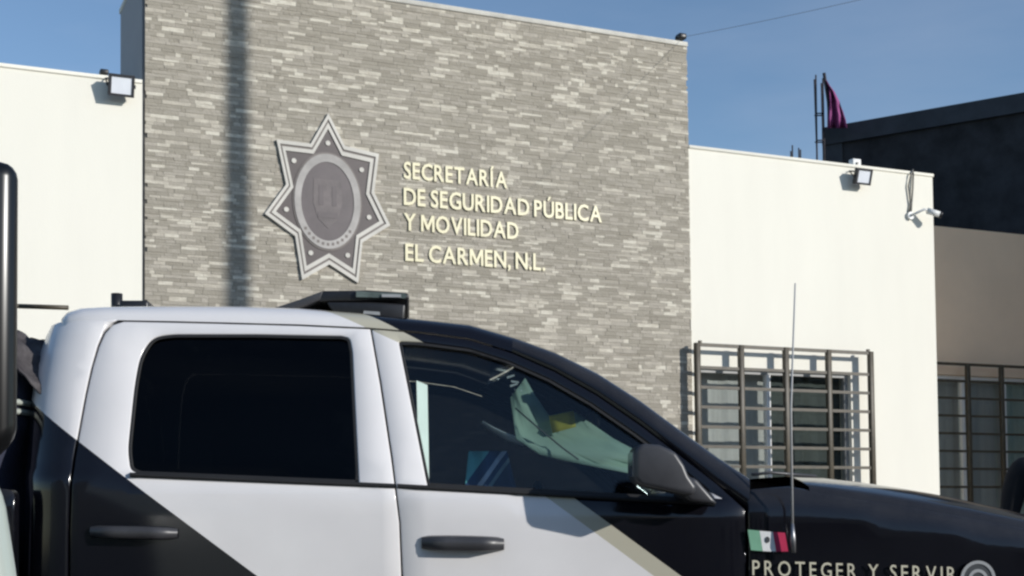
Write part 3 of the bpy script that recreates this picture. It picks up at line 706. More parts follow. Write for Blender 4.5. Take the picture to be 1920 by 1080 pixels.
for side in (-1, 1):
    nm = '' 
    d = panel('rear_door', REARDOOR, M['livery'], truck, [REARWIN], side=side)
    panel('window_glass', inset(REARWIN if area2(REARWIN) > 0 else REARWIN[::-1], -.012), M['glass_dark'], d, thick=.004, off=.012, side=side, roll=0)
    panel('window_seal', inset(REARWIN if area2(REARWIN) > 0 else REARWIN[::-1], -.004), M['rubber'], d, [inset(REARWIN if area2(REARWIN) > 0 else REARWIN[::-1], .010)], thick=.008, off=.0035, side=side, roll=0, lead=.004)
    e = panel('front_door', FRONTDOOR, M['livery'], truck, [FRONTWIN], side=side)
    panel('window_glass', inset(FRONTWIN if area2(FRONTWIN) > 0 else FRONTWIN[::-1], -.012), M['glass_clear'] if side < 0 else M['glass_dark'], e, thick=.004, off=.012, side=side, roll=0)
    panel('window_seal', inset(FRONTWIN if area2(FRONTWIN) > 0 else FRONTWIN[::-1], -.004), M['rubber'], e, [inset(FRONTWIN if area2(FRONTWIN) > 0 else FRONTWIN[::-1], .010)], thick=.008, off=.0035, side=side, roll=0, lead=.004)
    # belt mouldings
    for par, a, b in ((d, (244, 890), (741, 911)), (e, (745, 911), (1340, 944))):
        xa, za = P(*a); xb, zb_ = P(*b); rows = []
        for i in range(21):
            x = xa+(xb-xa)*i/20; zz = za+(zb_-za)*i/20; y = min(surf(x, zz-.01), surf(x, zz+.012))
            rows.append([(x, (y+.02)*-side, zz-.008), (x, (y-.002)*-side, zz-.007), (x, (y-.003)*-side, zz), (x, (y-.001)*-side, zz+.006), (x, (y+.02)*-side, zz+.008)])
        MB().grid(rows, smooth=True).build('belt_moulding', M['rubber'], par)
    # rear quarter of the cab
    q = panel('cab_corner', PL([(127, 1330), (127.5, 1000), (130, 920), (137, 860), (148, 800), (159, 740), (170, 690), (182, 648), (193, 622), (210, 605), (221, 599.5)]) + [P(170, 600.5), (xrear(1.965)+.012, 1.965)]+[(xrear(zz)+.003, zz) for zz in (1.93, 1.88, 1.8, 1.7, 1.55, 1.4, 1.2, 1.0, .75)], M['livery'], truck, side=side, grid=.025)
    # front fender
    fx0 = P(1402, 1045)[0]
    crease = [(1404, 918), (1480, 912), (1560, 926), (1640, 938), (1720, 951), (1800, 965), (1920, 988)]
    cr = [loc(px, py, -.965) for px, py in crease]
    ex = cr[-1]; cr += [(1.95, ex[1]-.055), (2.14, ex[1]-.13)]
    arch = [(1.45+.5*math.cos(a), .42+.5*math.sin(a)) for a in [R(k) for k in range(0, 181, 15)]]
    FEN = cr+[(2.14, .45)]+[(x, zz) for x, zz in arch]+[(.94, .36), (fx0, .36)]
    FEN[0] = (fx0+.004, FEN[0][1])
    def fsurf(x, z, _cr=cr):
        k = max(0, 1-(cz(x)-z)/.05) if cz(x)-z < .05 else 0
        return -.991+.035*k*k+max(0, x-1.6)**2*.16
    def cz(x):
        for (a, b), (c, d_) in zip(cr, cr[1:]):
            if x <= c: return b+(d_-b)*(x-a)/(c-a) if c != a else b
        return cr[-1][1]
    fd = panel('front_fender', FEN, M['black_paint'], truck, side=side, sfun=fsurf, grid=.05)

# roof, pillars and windscreen share one run of stations: (door seam pixel, silhouette pixel)
stn = [((122, 611), (118, 600)), ((136, 604), (128, 588.5)), ((168, 601), (150, 580.5)), ((215, 600), (190, 578)), ((330, 602), (330, 576.5)), ((450, 605), (450, 577)), ((560, 608), (560, 580.5)), ((690, 614), (690, 591)), ((790, 622), (790, 601)), ((880, 634), (880, 610.5)), ((960, 659), (960, 633)), ((1040, 694), (1040, 661)), ((1120, 739), (1120, 700)), ((1200, 794), (1200, 751)), ((1280, 855), (1280, 810)), ((1345, 906), (1345, 857)), ((1404, 950), (1404, 896))]
rails = []
for i, (a, b) in enumerate(stn):
    x, zz = P(*a); y = surf(x, zz)+.002
    inn = .16 if i < 9 else .16-.075*min(1, (i-9)/3)
    x2, z2 = loc(b[0], b[1], y+inn)
    rails.append((Vector((x, y, zz)), Vector((x2, y+inn, z2))))
def arc_pts(s, q, n=6):                                           # convex corner from the seam up and over to the silhouette
    out_ = []
    for k in range(n+1):
        t = k/n*math.pi/2; out_.append(Vector((s.x+(q.x-s.x)*(k/n), s.y+(q.y-s.y)*(1-math.cos(t)), s.z+(q.z-s.z)*math.sin(t))))
    return out_
HD = 10                                                            # header station
rows = []
for s, q in rails[:HD+1]:
    a = arc_pts(s, q); y0 = abs(q.y); half_ = [Vector((q.x, q.y+(0-q.y)*k/6, q.z+.03*(1-(1-k/6)**2))) for k in range(1, 7)]
    near = a+half_; far = [Vector((p.x, -p.y, p.z)) for p in reversed(near[:-1])]; rows.append(near+far)
for i_, kf in ((-1, 1.0), (-2, .75), (-3, .4), (-4, .15)):           # the header bows forward to meet the windscreen
    yq = abs(rails[:HD+1][i_][1].y)
    for p in rows[i_]:
        if abs(p.y) < yq: p.x += (.105*kf+(.012 if i_ == -1 else 0))*(1-(p.y/yq)**2)
back = [Vector((p.x-.006, p.y*.985, p.z-.02)) for p in rows[0]]; back2 = [Vector((p.x+.03, p.y*.95, p.z-.09)) for p in rows[0]]
MB().grid([back2, back]+rows).build('roof', M['livery'], truck, recalc=True)
for side in (-1, 1):
    rw_ = []
    for i, (s, q) in enumerate(rails[HD:]):
        a = arc_pts(s, q, 5); a.append(q+Vector((-.02, .03, -.03))); a.append(s+Vector((-.02, .06, -.01)))
        rw_.append([Vector((p.x, p.y*-side, p.z)) for p in a])
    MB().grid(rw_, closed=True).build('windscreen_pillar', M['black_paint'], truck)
rows = []
for s, q in rails[HD:]:
    n = 14; rows.append([Vector((q.x-.01+.10*(1-(2*k/n-1)**2), q.y+.008+(-2*q.y-.016)*k/n, q.z-.012+.02*(1-(2*k/n-1)**2))) for k in range(n+1)])
ws = MB().grid(rows).build('windscreen', M['glass_windscreen'], truck); sd = ws.modifiers.new('thick', 'SOLIDIFY'); sd.thickness = .005
shade = tag(empty('windscreen_sunshade', TO, -TH), 'dark folding sunshade standing against the inside of the windscreen', 'sunshade')
rows = []
for j_, (s_, q_) in enumerate(rails[HD:-1]):
    n = 28; y0_ = abs(q_.y)-.07; rows.append([Vector((q_.x-.045+.10*(1-(2*k/n-1)**2), -y0_+2*y0_*k/n, q_.z-.05+.02*(1-(2*k/n-1)**2)+.006*(k % 2))) for k in range(11, n+1)])
o_ = MB().grid(rows, smooth=False).build('folded_panel', M['navy'], shade); o_.modifiers.new('thick', 'SOLIDIFY').thickness = .004
# cowl and hood
cl = loc(1445, 897, -.6)
rows = []
for k in range(13):
    y = -.93+1.86*k/12; bul = .11*(1-(2*k/12-1)**2)
    rows.append([(.66+bul, y, 1.38), (.72+bul, y, 1.425), (.80+bul*.9, y, 1.425), (.93+bul*.5, y, 1.40)])
MB().grid(rows).build('cowl', M['rubber'], truck)
sil = [(1470, 893.5), (1530, 895), (1600, 903), (1680, 914.5), (1760, 929), (1840, 946), (1920, 966)]
rows = []
hs = []
for px, py in sil:
    x, zz = loc(px, py, -.66); hs.append((x, zz))
hs += [(1.95, hs[-1][1]-.045), (2.10, hs[-1][1]-.10), (2.19, hs[-1][1]-.20)]
def lerp1(tab, x):
    for (a, b), (c, d_) in zip(tab, tab[1:]):
        if x <= c: return b+(d_-b)*(x-a)/(c-a)
    return tab[-1][1]
for x, zz in hs:
    ze = lerp1(cr, min(x, 2.13))+.003; ye = -.962+max(0, x-1.6)**2*.16
    sec = [Vector((x, ye, ze-.01)), Vector((x, ye+.008, ze+(zz-ze)*.15))]
    for k in range(1, 9):
        t = k/8; sec.append(Vector((x, ye+.012+(abs(ye)-.66)*t, ze+(zz-ze)*(.18+.82*math.sin(t*math.pi/2)**.9))))
    for k in range(1, 7): t = k/6; sec.append(Vector((x, -.66+.66*t, zz+.008*math.sin(t*math.pi/2)-.02*math.exp(-((t-.35)/.12)**2)*0)))
    far = [Vector((p.x, -p.y, p.z)) for p in reversed(sec[:-1])]; rows.append(sec+far)
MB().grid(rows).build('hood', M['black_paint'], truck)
# cowl-side filler between hood, pillar and fender
fa = P(1399, 950)
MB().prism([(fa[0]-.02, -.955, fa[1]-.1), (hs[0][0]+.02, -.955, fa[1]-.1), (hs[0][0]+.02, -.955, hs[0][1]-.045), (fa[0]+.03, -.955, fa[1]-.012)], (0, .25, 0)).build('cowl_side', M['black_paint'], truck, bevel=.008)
MB().tube([loc(1410, 890, -.70)[:1]+(-.70,)+loc(1410, 890, -.70)[1:], (lambda a: (a[0], -.68, a[1]))(loc(1445, 886, -.68)), (lambda a: (a[0], -.66, a[1]))(loc(1530, 893, -.66))], .006, 6).build('wiper_arm', M['grey_plastic'], truck)
# front end
MB().box((1.98, -.9, .95), (2.2, .9, 1.10)).build('grille_surround', M['black_plastic'], truck, bevel=.03)
MB().box((2.0, -.62, .62), (2.17, .62, .95)).build('radiator_grille', M['rubber'], truck, bevel=.02)
MB().box((2.05, -.98, .42), (2.32, .98, .66)).build('bumper', M['black_plastic'], truck, bevel=.05)
for s in (-1, 1): MB().box((2.03, s*.64 if s > 0 else -.94, .80), (2.17, .94 if s > 0 else -.64, 1.0)).build('headlight', M['lamp_glass'], truck, bevel=.03)
# underbody, cab back, inner structure
MB().box((-3.3, -.88, .42), (2.0, .88, .62)).build('chassis', M['rubber'], truck)
MB().box((-1.40, -.84, .62), (.72, .84, .70)).build('cab_floor', M['dark'], truck)
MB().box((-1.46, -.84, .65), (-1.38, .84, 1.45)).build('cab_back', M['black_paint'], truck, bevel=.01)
bw = MB().box((-1.40, -.72, 1.45), (-1.36, -.62, 1.90)).box((-1.40, .62, 1.45), (-1.36, .72, 1.90)).box((-1.399, -.62, 1.84), (-1.361, .62, 1.90)); bw.build('rear_window_frame', M['black_paint'], truck)
MB().box((-1.385, -.62, 1.452), (-1.379, .62, 1.84)).build('rear_glass', M['glass_dark'], truck)
for s in (-1, 1):
    jx = P(725, 800)[0]; ya = -1.0+.07; yb = -1.0+.25
    MB().prism([(jx-.09, s*.955, .7), (jx+.03, s*.955, .7), (jx+.03, s*.955, 1.38), (jx-.01, s*.75, 1.93), (jx-.09, s*.75, 1.93), (jx-.09, s*.955, 1.38)], (0, -s*.06, 0)).build('door_pillar', M['rubber'], truck)
    MB().box((P(130, 1000)[0]-.05, s*.9-.03, .7), (P(130, 1000)[0]+.04, s*.9+.03, 1.55)).build('door_jamb', M['rubber'], truck)
    MB().box((fx0-.05, s*.9-.04, .6), (fx0+.06, s*.9+.04, 1.33)).build('door_jamb', M['rubber'], truck)
    MB().box((-1.36, s*.86-.02, .70), (.70, s*.86+.02, 1.32)).build('door_trim', M['seat'], truck)
# bed
bx0 = P(58, 1000)[0]-.035
def bsurf(x, z): return -.985+.02*max(0, z-1.38)/.06
for side in (-1, 1):
    BED = [(bx0, .62), (bx0, 1.42), (-3.35, 1.47), (-3.35, .62), (-2.72, .62)]+[(-2.25+.47*math.cos(R(k)), .42+.47*math.sin(R(k))) for k in range(155, 24, -13)]
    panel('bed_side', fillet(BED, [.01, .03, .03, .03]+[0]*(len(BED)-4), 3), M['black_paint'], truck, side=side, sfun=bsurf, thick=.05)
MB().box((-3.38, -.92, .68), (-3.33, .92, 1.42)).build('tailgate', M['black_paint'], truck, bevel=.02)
MB().box((-3.3, -.9, .70), (bx0, .9, .76)).build('bed_floor', M['rubber'], truck)
# wheels
for x in (1.45, -2.25):
    for s in (-1, 1):
        wh = MB().tube([(x, s*.72, .41), (x, s*.76, .41), (x, s*.95, .41), (x, s*.985, .41)], [.36, .41, .41, .36], 28).build('wheel', M['tyre'], truck)
        MB().tube([(x, s*.97, .41), (x, s*.992, .41)], [.25, .22], 20).build('rim', M['steel'], wh)
# bed rack with roof-high bar
rk = loc(60, 574, -.55)
rkm = MB(); zr = rk[1]
x1_, z1_ = loc(128, 577, -.55); rkm.tube([(x1_, -.55, z1_), (-1.62, -.55, zr)], .008, 8)

re_ = loc(20, 573, -.55)
rkm.tube([(-1.62, -.55, zr), (re_[0], -.55, re_[1]), (re_[0]-.05, -.56, re_[1]-.06), (re_[0]-.05, -.57, .76)], .008, 8)
rkm.build('bed_rack', M['grille'], truck)
# small fittings on the roof
fx, fz = loc(219, 574, .1); MB().tube([(fx, .1, fz-.06), (fx, .1, fz+.048)], .022, 12).build('antenna_base', M['black_plastic'], truck)
fx, fz = loc(255, 574, .1); MB().box((fx-.05, .03, fz-.06), (fx+.06, .17, fz+.012)).build('roof_beacon', M['black_plastic'], truck, bevel=.01)
# light bar across the roof
LB = -.60
def lpoly(pts): return [(x, LB, zz) for x, zz in (loc(px, py, LB) for px, py in pts)]
lb = MB().prism(lpoly([(598, 565), (604, 545), (690, 544), (764, 549), (768, 556), (765, 563), (700, 564)]), (0, 1.2, 0)).build('light_bar', M['black_plastic'], truck, bevel=.006)
MB().prism(lpoly([(505, 580), (560, 562), (606, 545), (601, 562), (575, 571), (540, 580)]), (0, 1.2, 0)).build('tail_fairing', M['grey_plastic'], lb, bevel=.004)
MB().prism([(x, y-.012, zz) for x, y, zz in lpoly([(668, 547), (760, 551), (763, 556), (760, 560.5), (668, 558)])], (0, .009, 0)).build('end_lens', material('smoked_lens', (.12, .15, .14, 1), .2, var=.4, scale=14), lb)
MB().prism([(x, y-.018, zz) for x, y, zz in lpoly([(716, 553), (752, 553.5), (752, 559), (716, 558.5)])], (0, .004, 0)).build('lamp_module', M['decal_grey'], lb)
MB().prism(lpoly([(612, 566), (628, 590), (756, 612), (760, 570), (700, 566)]), (0, .06, 0)).build('foot', M['black_plastic'], lb, bevel=.006)
MB().prism([(x, 1.2*.98+y-.06, zz) for x, y, zz in lpoly([(612, 566), (628, 590), (756, 612), (760, 570), (700, 566)])], (0, .06, 0)).build('foot', M['black_plastic'], lb, bevel=.006)
MB().prism([(x, y-.004, zz) for x, y, zz in lpoly([(682, 583), (712, 585), (713, 591), (681, 589)])], (0, .003, 0)).build('plate', M['decal_grey'], lb)
# door handles
def handle(pts, par, label):
    hp = [P(*p) for p in pts]; xs = [p[0] for p in hp]; zs = [p[1] for p in hp]; x0, x1, z0, z1 = min(xs), max(xs), min(zs), max(zs)
    zc = (z0+z1)/2; k = .03*(x1-x0)
    def q(x, y, zz): return (x, y, zz-k*(x-x0)/(x1-x0)+k/2)
    b = MB(); n = 10; rows = []
    for i in range(n+1):
        t = i/n; x = x0+(x1-x0)*t; yo = -1.0-.036*min(1, math.sin(math.pi*min(max(t, .03), .97))*1.8)+.008; hh = (z1-z0)*.42*(.8+.2*math.sin(math.pi*t)**.5)
        rows.append([q(x, yo+.018, zc-hh), q(x, yo, zc-hh*.8), q(x, yo-.005, zc), q(x, yo, zc+hh*.8), q(x, yo+.018, zc+hh)])
    o_ = b.grid(rows, closed=True).build('handle', M['grey_plastic'], par)
    rows = []
    for rr, yo in ((1.0, -.9985), (.85, -.992), (.3, -.975)):
        rows.append([q((x0+x1)/2+(x1-x0)*.45*rr*math.copysign(abs(math.cos(t))**.6, math.cos(t)), yo+.006, zc+(z1-z0)*.62*rr*math.copysign(abs(math.sin(t))**.6, math.sin(t))) for t in [2*math.pi*k_/24 for k_ in range(24)]])
    return o_
fdn = [o for o in truck.children if o.name.startswith('front_door')][0]; rdn = [o for o in truck.children if o.name.startswith('rear_door')][0]
handle([(790, 1002), (945, 1036)], fdn, ''); handle([(170, 984), (334, 1013)], rdn, '')
# wing mirror
def mpt(pts, y): return [(x, y, zz) for x, zz in (loc(px, py, y) for px, py in pts)]
hous = mpt([(1191, 842), (1204, 831), (1238, 834), (1268, 848), (1284, 872), (1292, 892), (1308, 914), (1300, 930), (1255, 920), (1203, 909), (1191, 898)], -1.19)
mir = MB().prism(hous, (0, .13, 0)).build('wing_mirror', M['grey_plastic'], truck, bevel=.022, seg=4)
arm = mpt([(1288, 893), (1306, 897), (1348, 946), (1296, 940), (1280, 928)], -1.10)
MB().prism(arm, (0, .16, 0)).build('arm', M['grey_plastic'], mir, bevel=.012, seg=3)
gx = loc(1194, 870, -1.24)
MB().prism([(hous[0][0]-.004, -1.165, hous[0][2]-.008), (hous[0][0]-.004, -1.075, hous[0][2]-.008), (hous[-1][0]-.004, -1.075, hous[-1][2]+.008), (hous[-1][0]-.004, -1.165, hous[-1][2]+.008)], (.004, 0, 0)).build('mirror_glass', M['chrome'], mir)
# whip antenna on the near fender
ax, az = loc(1490, 1036, -1.04); tx, tz = loc(1491, 531, -1.04)
an = MB().tube([(ax-.004, -1.035, az+.085), (ax-.002, -1.036, az+.45), (tx, -1.04, tz)], [.004, .0035, .0025], 6).build('whip_antenna', M['whip'], truck)
MB().tube([(ax, -1.03, az), (ax-.003, -1.034, az+.04), (ax-.004, -1.035, az+.09)], [.007, .009, .005], 8).build('base', M['steel'], an)
# decals on the near fender
def dec(name, pts, mat, par, y=-1.0035): return MB().prism(mpt(pts, y), (0, .0025, 0)).build(name, mat, par)
def wave(x0, x1, a, b, n=8):
    top = [(x0+(x1-x0)*i/n, 0) for i in range(n+1)]; pts = []
    for i in range(n+1):
        px = x0+(x1-x0)*i/n; t = (px-1402)/74; pts.append((px, 993+2.0*math.sin(t*3)+6*t*t))
    lo = []
    for i in range(n, -1, -1):
        px = x0+(x1-x0)*i/n; t = (px-1402)/74; lo.append((px+6, 1031.5+1.5*math.sin(t*3)+2*t))
    return pts+lo
nfd = [o for o in truck.children if o.name.startswith('front_fender')][0]
fl = dec('flag_sticker', wave(1402, 1424, 0, 0), M['flag_green'], nfd); fl['label'] = 'small green white and red flag sticker'
dec('flag_stripe', wave(1424.3, 1449, 0, 0), M['flag_white'], nfd); dec('flag_stripe', wave(1449.3, 1472, 0, 0), M['flag_red'], nfd)
dec('flag_emblem', [(1439+4.5*math.cos(t), 1012+6*math.sin(t)) for t in [2*math.pi*k/12 for k in range(12)]], M['decal_dark'], nfd, -1.0055)
a, b = mpt([(1411, 1078.5), (1793, 1091)], -1.0035); c = mpt([(1411, 1050.5)], -1.0035)[0]
ux = (Vector(b)-Vector(a)); wd = ux.length; ux.normalize()
lettering('PROTEGER Y SERVIR', Vector(a), ux, Vector((0, 0, 1)), Vector((0, 1, 0)), wd, c[2]-a[2], .0025, M['decal_cream'], nfd, name='decal_letter', gap=.27, space=.42, bold=.003)
def circ(cx_, cy_, rx, ry, n=28): return [(cx_+rx*math.cos(2*math.pi*k/n), cy_+ry*math.sin(2*math.pi*k/n)) for k in range(n)]
def dring(c1, c2, y, mat):
    pa, pb = mpt(c1, y), mpt(c2, y); n = len(pa)
    MB().add(pa+pb, [(i, (i+1) % n, n+(i+1) % n, n+i) for i in range(n)]).build('badge_ring', mat, nfd)
FY = fsurf(1.5, 1.12)-.004
dec('badge_disc', circ(1834, 1086, 32, 34), M['decal_dark'], nfd, -1.0035)
dring(circ(1834, 1086, 33, 35), circ(1834, 1086, 27, 29), -1.006, M['decal_grey'])
dring(circ(1834, 1088, 19, 21), circ(1834, 1088, 13, 15), -1.006, M['decal_grey'])
dring(circ(1834, 1089, 6, 7), circ(1834, 1089, 1, 1), -1.006, M['decal_grey'])
# interior
def seat(x, y, wdt, nm='seat'):
    s_ = MB().prism([(x, y-wdt/2, .75), (x+.5, y-wdt/2, .78), (x+.5, y-wdt/2, .95), (x+.08, y-wdt/2, .95), (x-.12, y-wdt/2, 1.50), (x-.24, y-wdt/2, 1.48)], (0, wdt, 0)).build(nm, M['seat'], truck, bevel=.04, seg=3)
    return s_
for y in (-.42, .42):
    s_ = seat(-.35, y, .52)
    MB().box((-.60, y-.13, 1.55), (-.48, y+.13, 1.72)).build('headrest', M['seat'], s_, bevel=.03)
seat(-1.15, 0, 1.4)
MB().prism([(.30, -.80, 1.05), (.72, -.80, 1.05), (.74, -.80, 1.385), (.55, -.80, 1.40), (.34, -.80, 1.34)], (0, 1.6, 0)).build('dashboard', M['seat'], truck, bevel=.03, seg=3)
tor = MB(); n = 24
tor.tube([(.18+.06*math.cos(t)*.5, .40+.19*math.sin(t), 1.28+.18*math.cos(t)) for t in [2*math.pi*k/n for k in range(n+1)]], .014, 8, False)
tor.tube([(.18, .23, 1.28), (.18, .57, 1.28)], .02, 8).tube([(.19, .40, 1.28), (.36, .40, 1.18)], .03, 8); tor.build('steering_wheel', M['black_plastic'], truck)
for y in (-.40, .40): MB().prism([(.24, y-.2, 1.80), (.40, y-.2, 1.70), (.41, y-.2, 1.715), (.25, y-.2, 1.82)], (0, .4, 0)).build('sun_visor', M['seat'], truck, bevel=.005)
MB().box((.38, -.13, 1.66), (.40, .13, 1.73)).build('inside_mirror', M['black_plastic'], truck, bevel=.01)
bp = mpt([(781, 711), (802, 718), (805, 905), (786, 915)], -.80)
bp = [(x, (-.80 if i > 1 else -.74)-.02+(.03 if i in (1, 2) else 0), zz) for i, (x, y, zz) in enumerate(bp)]
MB().prism(bp, (0, .003, 0)).build('seat_belt', M['belt'], truck)
# things lying in the cab (top-level)
def intruck(name, label, cat, group=None):
    return tag(empty(name, TO, -TH), label, cat)
gs = intruck('green_sheet', 'pale green sheet with a yellow patch propped on the dashboard', 'sheet')
def ip(px, py, y): x, zz = loc(px, py, y); return Vector((x, y, zz))
up_ = [(985, 709), (1004, 742), (1030, 779), (1074, 770), (1112, 796), (1150, 822), (1186, 841)]
lo_ = [(958, 745), (964, 790), (968, 822), (1012, 852), (1060, 864), (1120, 876), (1182, 887)]
rows = []
for i, (a, b) in enumerate(zip(up_, lo_)):
    rows.append([ip(a[0]+(b[0]-a[0])*k/8, a[1]+(b[1]-a[1])*k/8, -.42-.10*k/8+.028*math.sin(i*1.5+k*.9)+.012*math.sin(i*2.9-k*1.7)) for k in range(9)])
srows = rows
g_ = MB().grid(rows).build('sheet', M['green'], gs); g_.modifiers.new('thick', 'SOLIDIFY').thickness = .003
tl = [(968, 818), (950, 812), (928, 802), (905, 789)]; tl2 = [(985, 838), (950, 826), (922, 808), (903, 792)]
rows = [[ip(a[0]+(b[0]-a[0])*k/3, a[1]+(b[1]-a[1])*k/3, -.5+.01*k) for k in range(4)] for a, b in zip(tl, tl2)]
g_ = MB().grid(rows).build('loose_corner', M['print'], gs); g_.modifiers.new('thick', 'SOLIDIFY').thickness = .003
def onsheet(u, v, d=.006):
    i0, k0 = min(int(u), 5), min(int(v), 7); a, b = u-i0, v-k0
    p_ = (srows[i0][k0]*(1-a)+srows[i0+1][k0]*a)*(1-b)+(srows[i0][k0+1]*(1-a)+srows[i0+1][k0+1]*a)*b
    return p_-Vector((0, d, 0))
qc = [(1029, 780), (1076, 770), (1080, 800), (1036, 812)]
prow = [[ip((qc[0][0]*(1-a)+qc[1][0]*a)*(1-b)+(qc[3][0]*(1-a)+qc[2][0]*a)*b, (qc[0][1]*(1-a)+qc[1][1]*a)*(1-b)+(qc[3][1]*(1-a)+qc[2][1]*a)*b, -.485-.02*b) for b in (0, .33, .66, 1)] for a in (0, .33, .66, 1)]
g_ = MB().grid(prow).build('yellow_patch', M['yellow'], gs); g_.modifiers.new('thick', 'SOLIDIFY').thickness = .002
for k, (px, py) in enumerate(((950, 706), (958, 713), (956, 722), (964, 729), (960, 738))):
    MB().prism([ip(px, py, -.47), ip(px+14, py-4+k % 2*6, -.47), ip(px+15, py-1+k % 2*6, -.47), ip(px+1, py+4, -.47)], (0, .002, 0)).build('print_mark', M['print'], gs)
MB().tube([ip(966, 765, -.535), ip(1010, 803, -.545), ip(1055, 840, -.555), ip(1085, 862, -.56)], .003, 5).build('fold_line', M['cable'], gs)
bc_ = intruck('striped_cloth', 'teal and navy cloth with pale stripes lying on the front seat', 'cloth')
def stripes():
    mt = material('striped_cloth', (.03, .08, .2, 1), .8); t = mt.node_tree; b_ = t.nodes['Principled BSDF']
    tcn = t.nodes.new('ShaderNodeTexCoord'); sp = t.nodes.new('ShaderNodeSeparateXYZ'); t.links.new(tcn.outputs['Object'], sp.inputs[0])
    m1 = t.nodes.new('ShaderNodeMath'); m1.operation = 'MULTIPLY_ADD'; m1.inputs[1].default_value = -.75; t.links.new(sp.outputs[2], m1.inputs[0]); t.links.new(sp.outputs[0], m1.inputs[2])
    x0 = ip(870, 880, -.5); x1 = ip(950, 880, -.5); v0 = x0.x-.75*x0.z; v1 = x1.x-.75*x1.z
    mr_ = t.nodes.new('ShaderNodeMapRange'); mr_.inputs[1].default_value = v0-.01; mr_.inputs[2].default_value = v1+.01; t.links.new(m1.outputs[0], mr_.inputs[0])
    rp = t.nodes.new('ShaderNodeValToRGB'); rp.color_ramp.interpolation = 'CONSTANT'; e = rp.color_ramp.elements
    e[0].position = 0; e[0].color = (.16, .52, .55, 1); e[1].position = .30; e[1].color = (.02, .06, .16, 1)
    for p_, c_ in ((.55, (.5, .55, .68, 1)), (.66, (.02, .05, .13, 1)), (.78, (.2, .28, .32, 1)), (.86, (.03, .05, .10, 1))): q_ = e.new(p_); q_.color = c_
    t.links.new(mr_.outputs[0], rp.inputs[0]); t.links.new(rp.outputs[0], b_.inputs['Base Color']); return mt
rows = []
for k in range(7):
    t = k/6; y = 846+t*110
    rows.append([ip((880-12*t)+(70+40*t)*i/10, y, -.55-.12*t+.02*math.sin(i*1.1)) for i in range(11)])
g_ = MB().grid(rows).build('cloth', stripes(), bc_); g_.modifiers.new('thick', 'SOLIDIFY').thickness = .004
# gear behind the cab
gb = intruck('canvas_bundle', 'navy canvas bundle with two pale bands strapped behind the cab', 'bundle')
from mathutils import noise
def lump(secs, seed, amp, n=22):
    rows = []
    for (cx_, cy_, cz_, rx, ry) in secs:
        rr = []
        for k in range(n):
            t = 2*math.pi*k/n; d = 1+amp*noise.noise(Vector((math.cos(t)*1.6+seed, math.sin(t)*1.6, cz_*7)))
            rr.append(Vector((cx_+rx*d*math.cos(t), cy_+ry*d*math.sin(t), cz_)))
        rows.append(rr)
    return rows
bx = -1.68
secs = [(bx-.05, -.55, .77, .12, .28), (bx-.05, -.55, 1.0, .17, .32), (bx-.04, -.55, 1.3, .17, .33), (bx-.03, -.55, 1.5, .165, .31), (bx-.01, -.55, 1.65, .20, .30), (bx, -.55, 1.78, .20, .28), (bx+.02, -.55, 1.88, .17, .24), (bx+.03, -.55, 1.93, .08, .12)]
fine = []
for a, b in zip(secs, secs[1:]):
    for k in range(4): fine.append(tuple(a[i]+(b[i]-a[i])*k/4 for i in range(5)))
fine.append(secs[-1]); MB().grid(lump(fine, 3.1, .30), closed=True).build('canvas', M['navy'], gb)
for zz in (1.67, 1.70):
    rr = [v for v in lump([(bx-.01, -.55, zz, .205, .315)], 3.1, .30)[0]]
    MB().tube(rr+[rr[0]], .010, 5, False).build('strap', M['strap'], gb)
cp = intruck('crumpled_cloth', 'crumpled dark brown cloth on top of the navy bundle behind the cab', 'cloth')
rows = []
for i in range(27):
    u_ = i/26; rr = []
    for k in range(23):
        v_ = k/22; x = bx-.22+.44*u_; y = -.84+.5*v_; e_ = (2*u_-1)**2+(2*v_-1)**2
        nz_ = noise.noise(Vector((x*9, y*9, 3.3)))*.055+noise.noise(Vector((x*24, y*24, 1.1)))*.030
        rr.append(Vector((x+noise.noise(Vector((x*14, y*14, 7)))*.03, y+noise.noise(Vector((x*14, y*14, 17)))*.03, 1.925-.10*max(0, e_-.25)+nz_)))
    rows.append(rr)
c_ = MB().grid(rows).build('cloth', M['rag'], cp); c_.modifiers.new('thick', 'SOLIDIFY').thickness = .006

# ------------------------------------------------------------------ vehicle at the left edge
VT = R(2.0)                                                      # the van stands parallel to the building
VF = Vector((math.cos(VT), -math.sin(VT), 0)); VL = Vector((math.sin(VT), math.cos(VT), 0))
vloc = Vector(at_depth(13, 950, 1.75)); vz = vloc.z; vloc.z = 0
van = tag(empty('parked_van', vloc, -VT), 'pale green and white van with tall black mirror at the left edge', 'van')
prof = [(-.30, .35), (.0, .38), (.045, .55), (.036, .9), (.022, vz-.16), (.012, vz-.08), (.0, vz), (-.012, vz+.045), (-.06, vz+.09), (-.40, 1.85), (-.60, 2.02), (-1.0, 2.12), (-3.9, 2.12), (-4.0, 1.9), (-4.0, .4)]
MB().prism([(x, .0, zz) for x, zz in prof], (0, 1.55, 0)).build('body', M['vanwhite'], van, bevel=.03, seg=3)
MB().prism([(x, -.006, zz) for x, zz in ((-.02, .62), (-.02, .9), (-.022, vz-.075), (-.4, vz-.05), (-3.8, vz-.05), (-3.8, .62))], (0, .004, 0)).build('green_stripe', M['vangreen'], van)
MB().prism([(x, -.005, zz) for x, zz in ((-.22, vz+.13), (-.46, 1.80), (-1.1, 1.92), (-1.1, vz+.13))], (0, .003, 0)).build('side_window', M['black_plastic'], van)
for x in (-.55, -3.2):
    for y in (.12, 1.42):
        wh = MB().tube([(x, y-.11, .33), (x, y-.08, .335), (x, y+.08, .335), (x, y+.11, .33)], [.28, .33, .33, .28], 24).build('wheel', M['tyre'], van)
Zm = 1.5
def tov(v): return Vector((v.dot(VF), v.dot(VL), v.z))
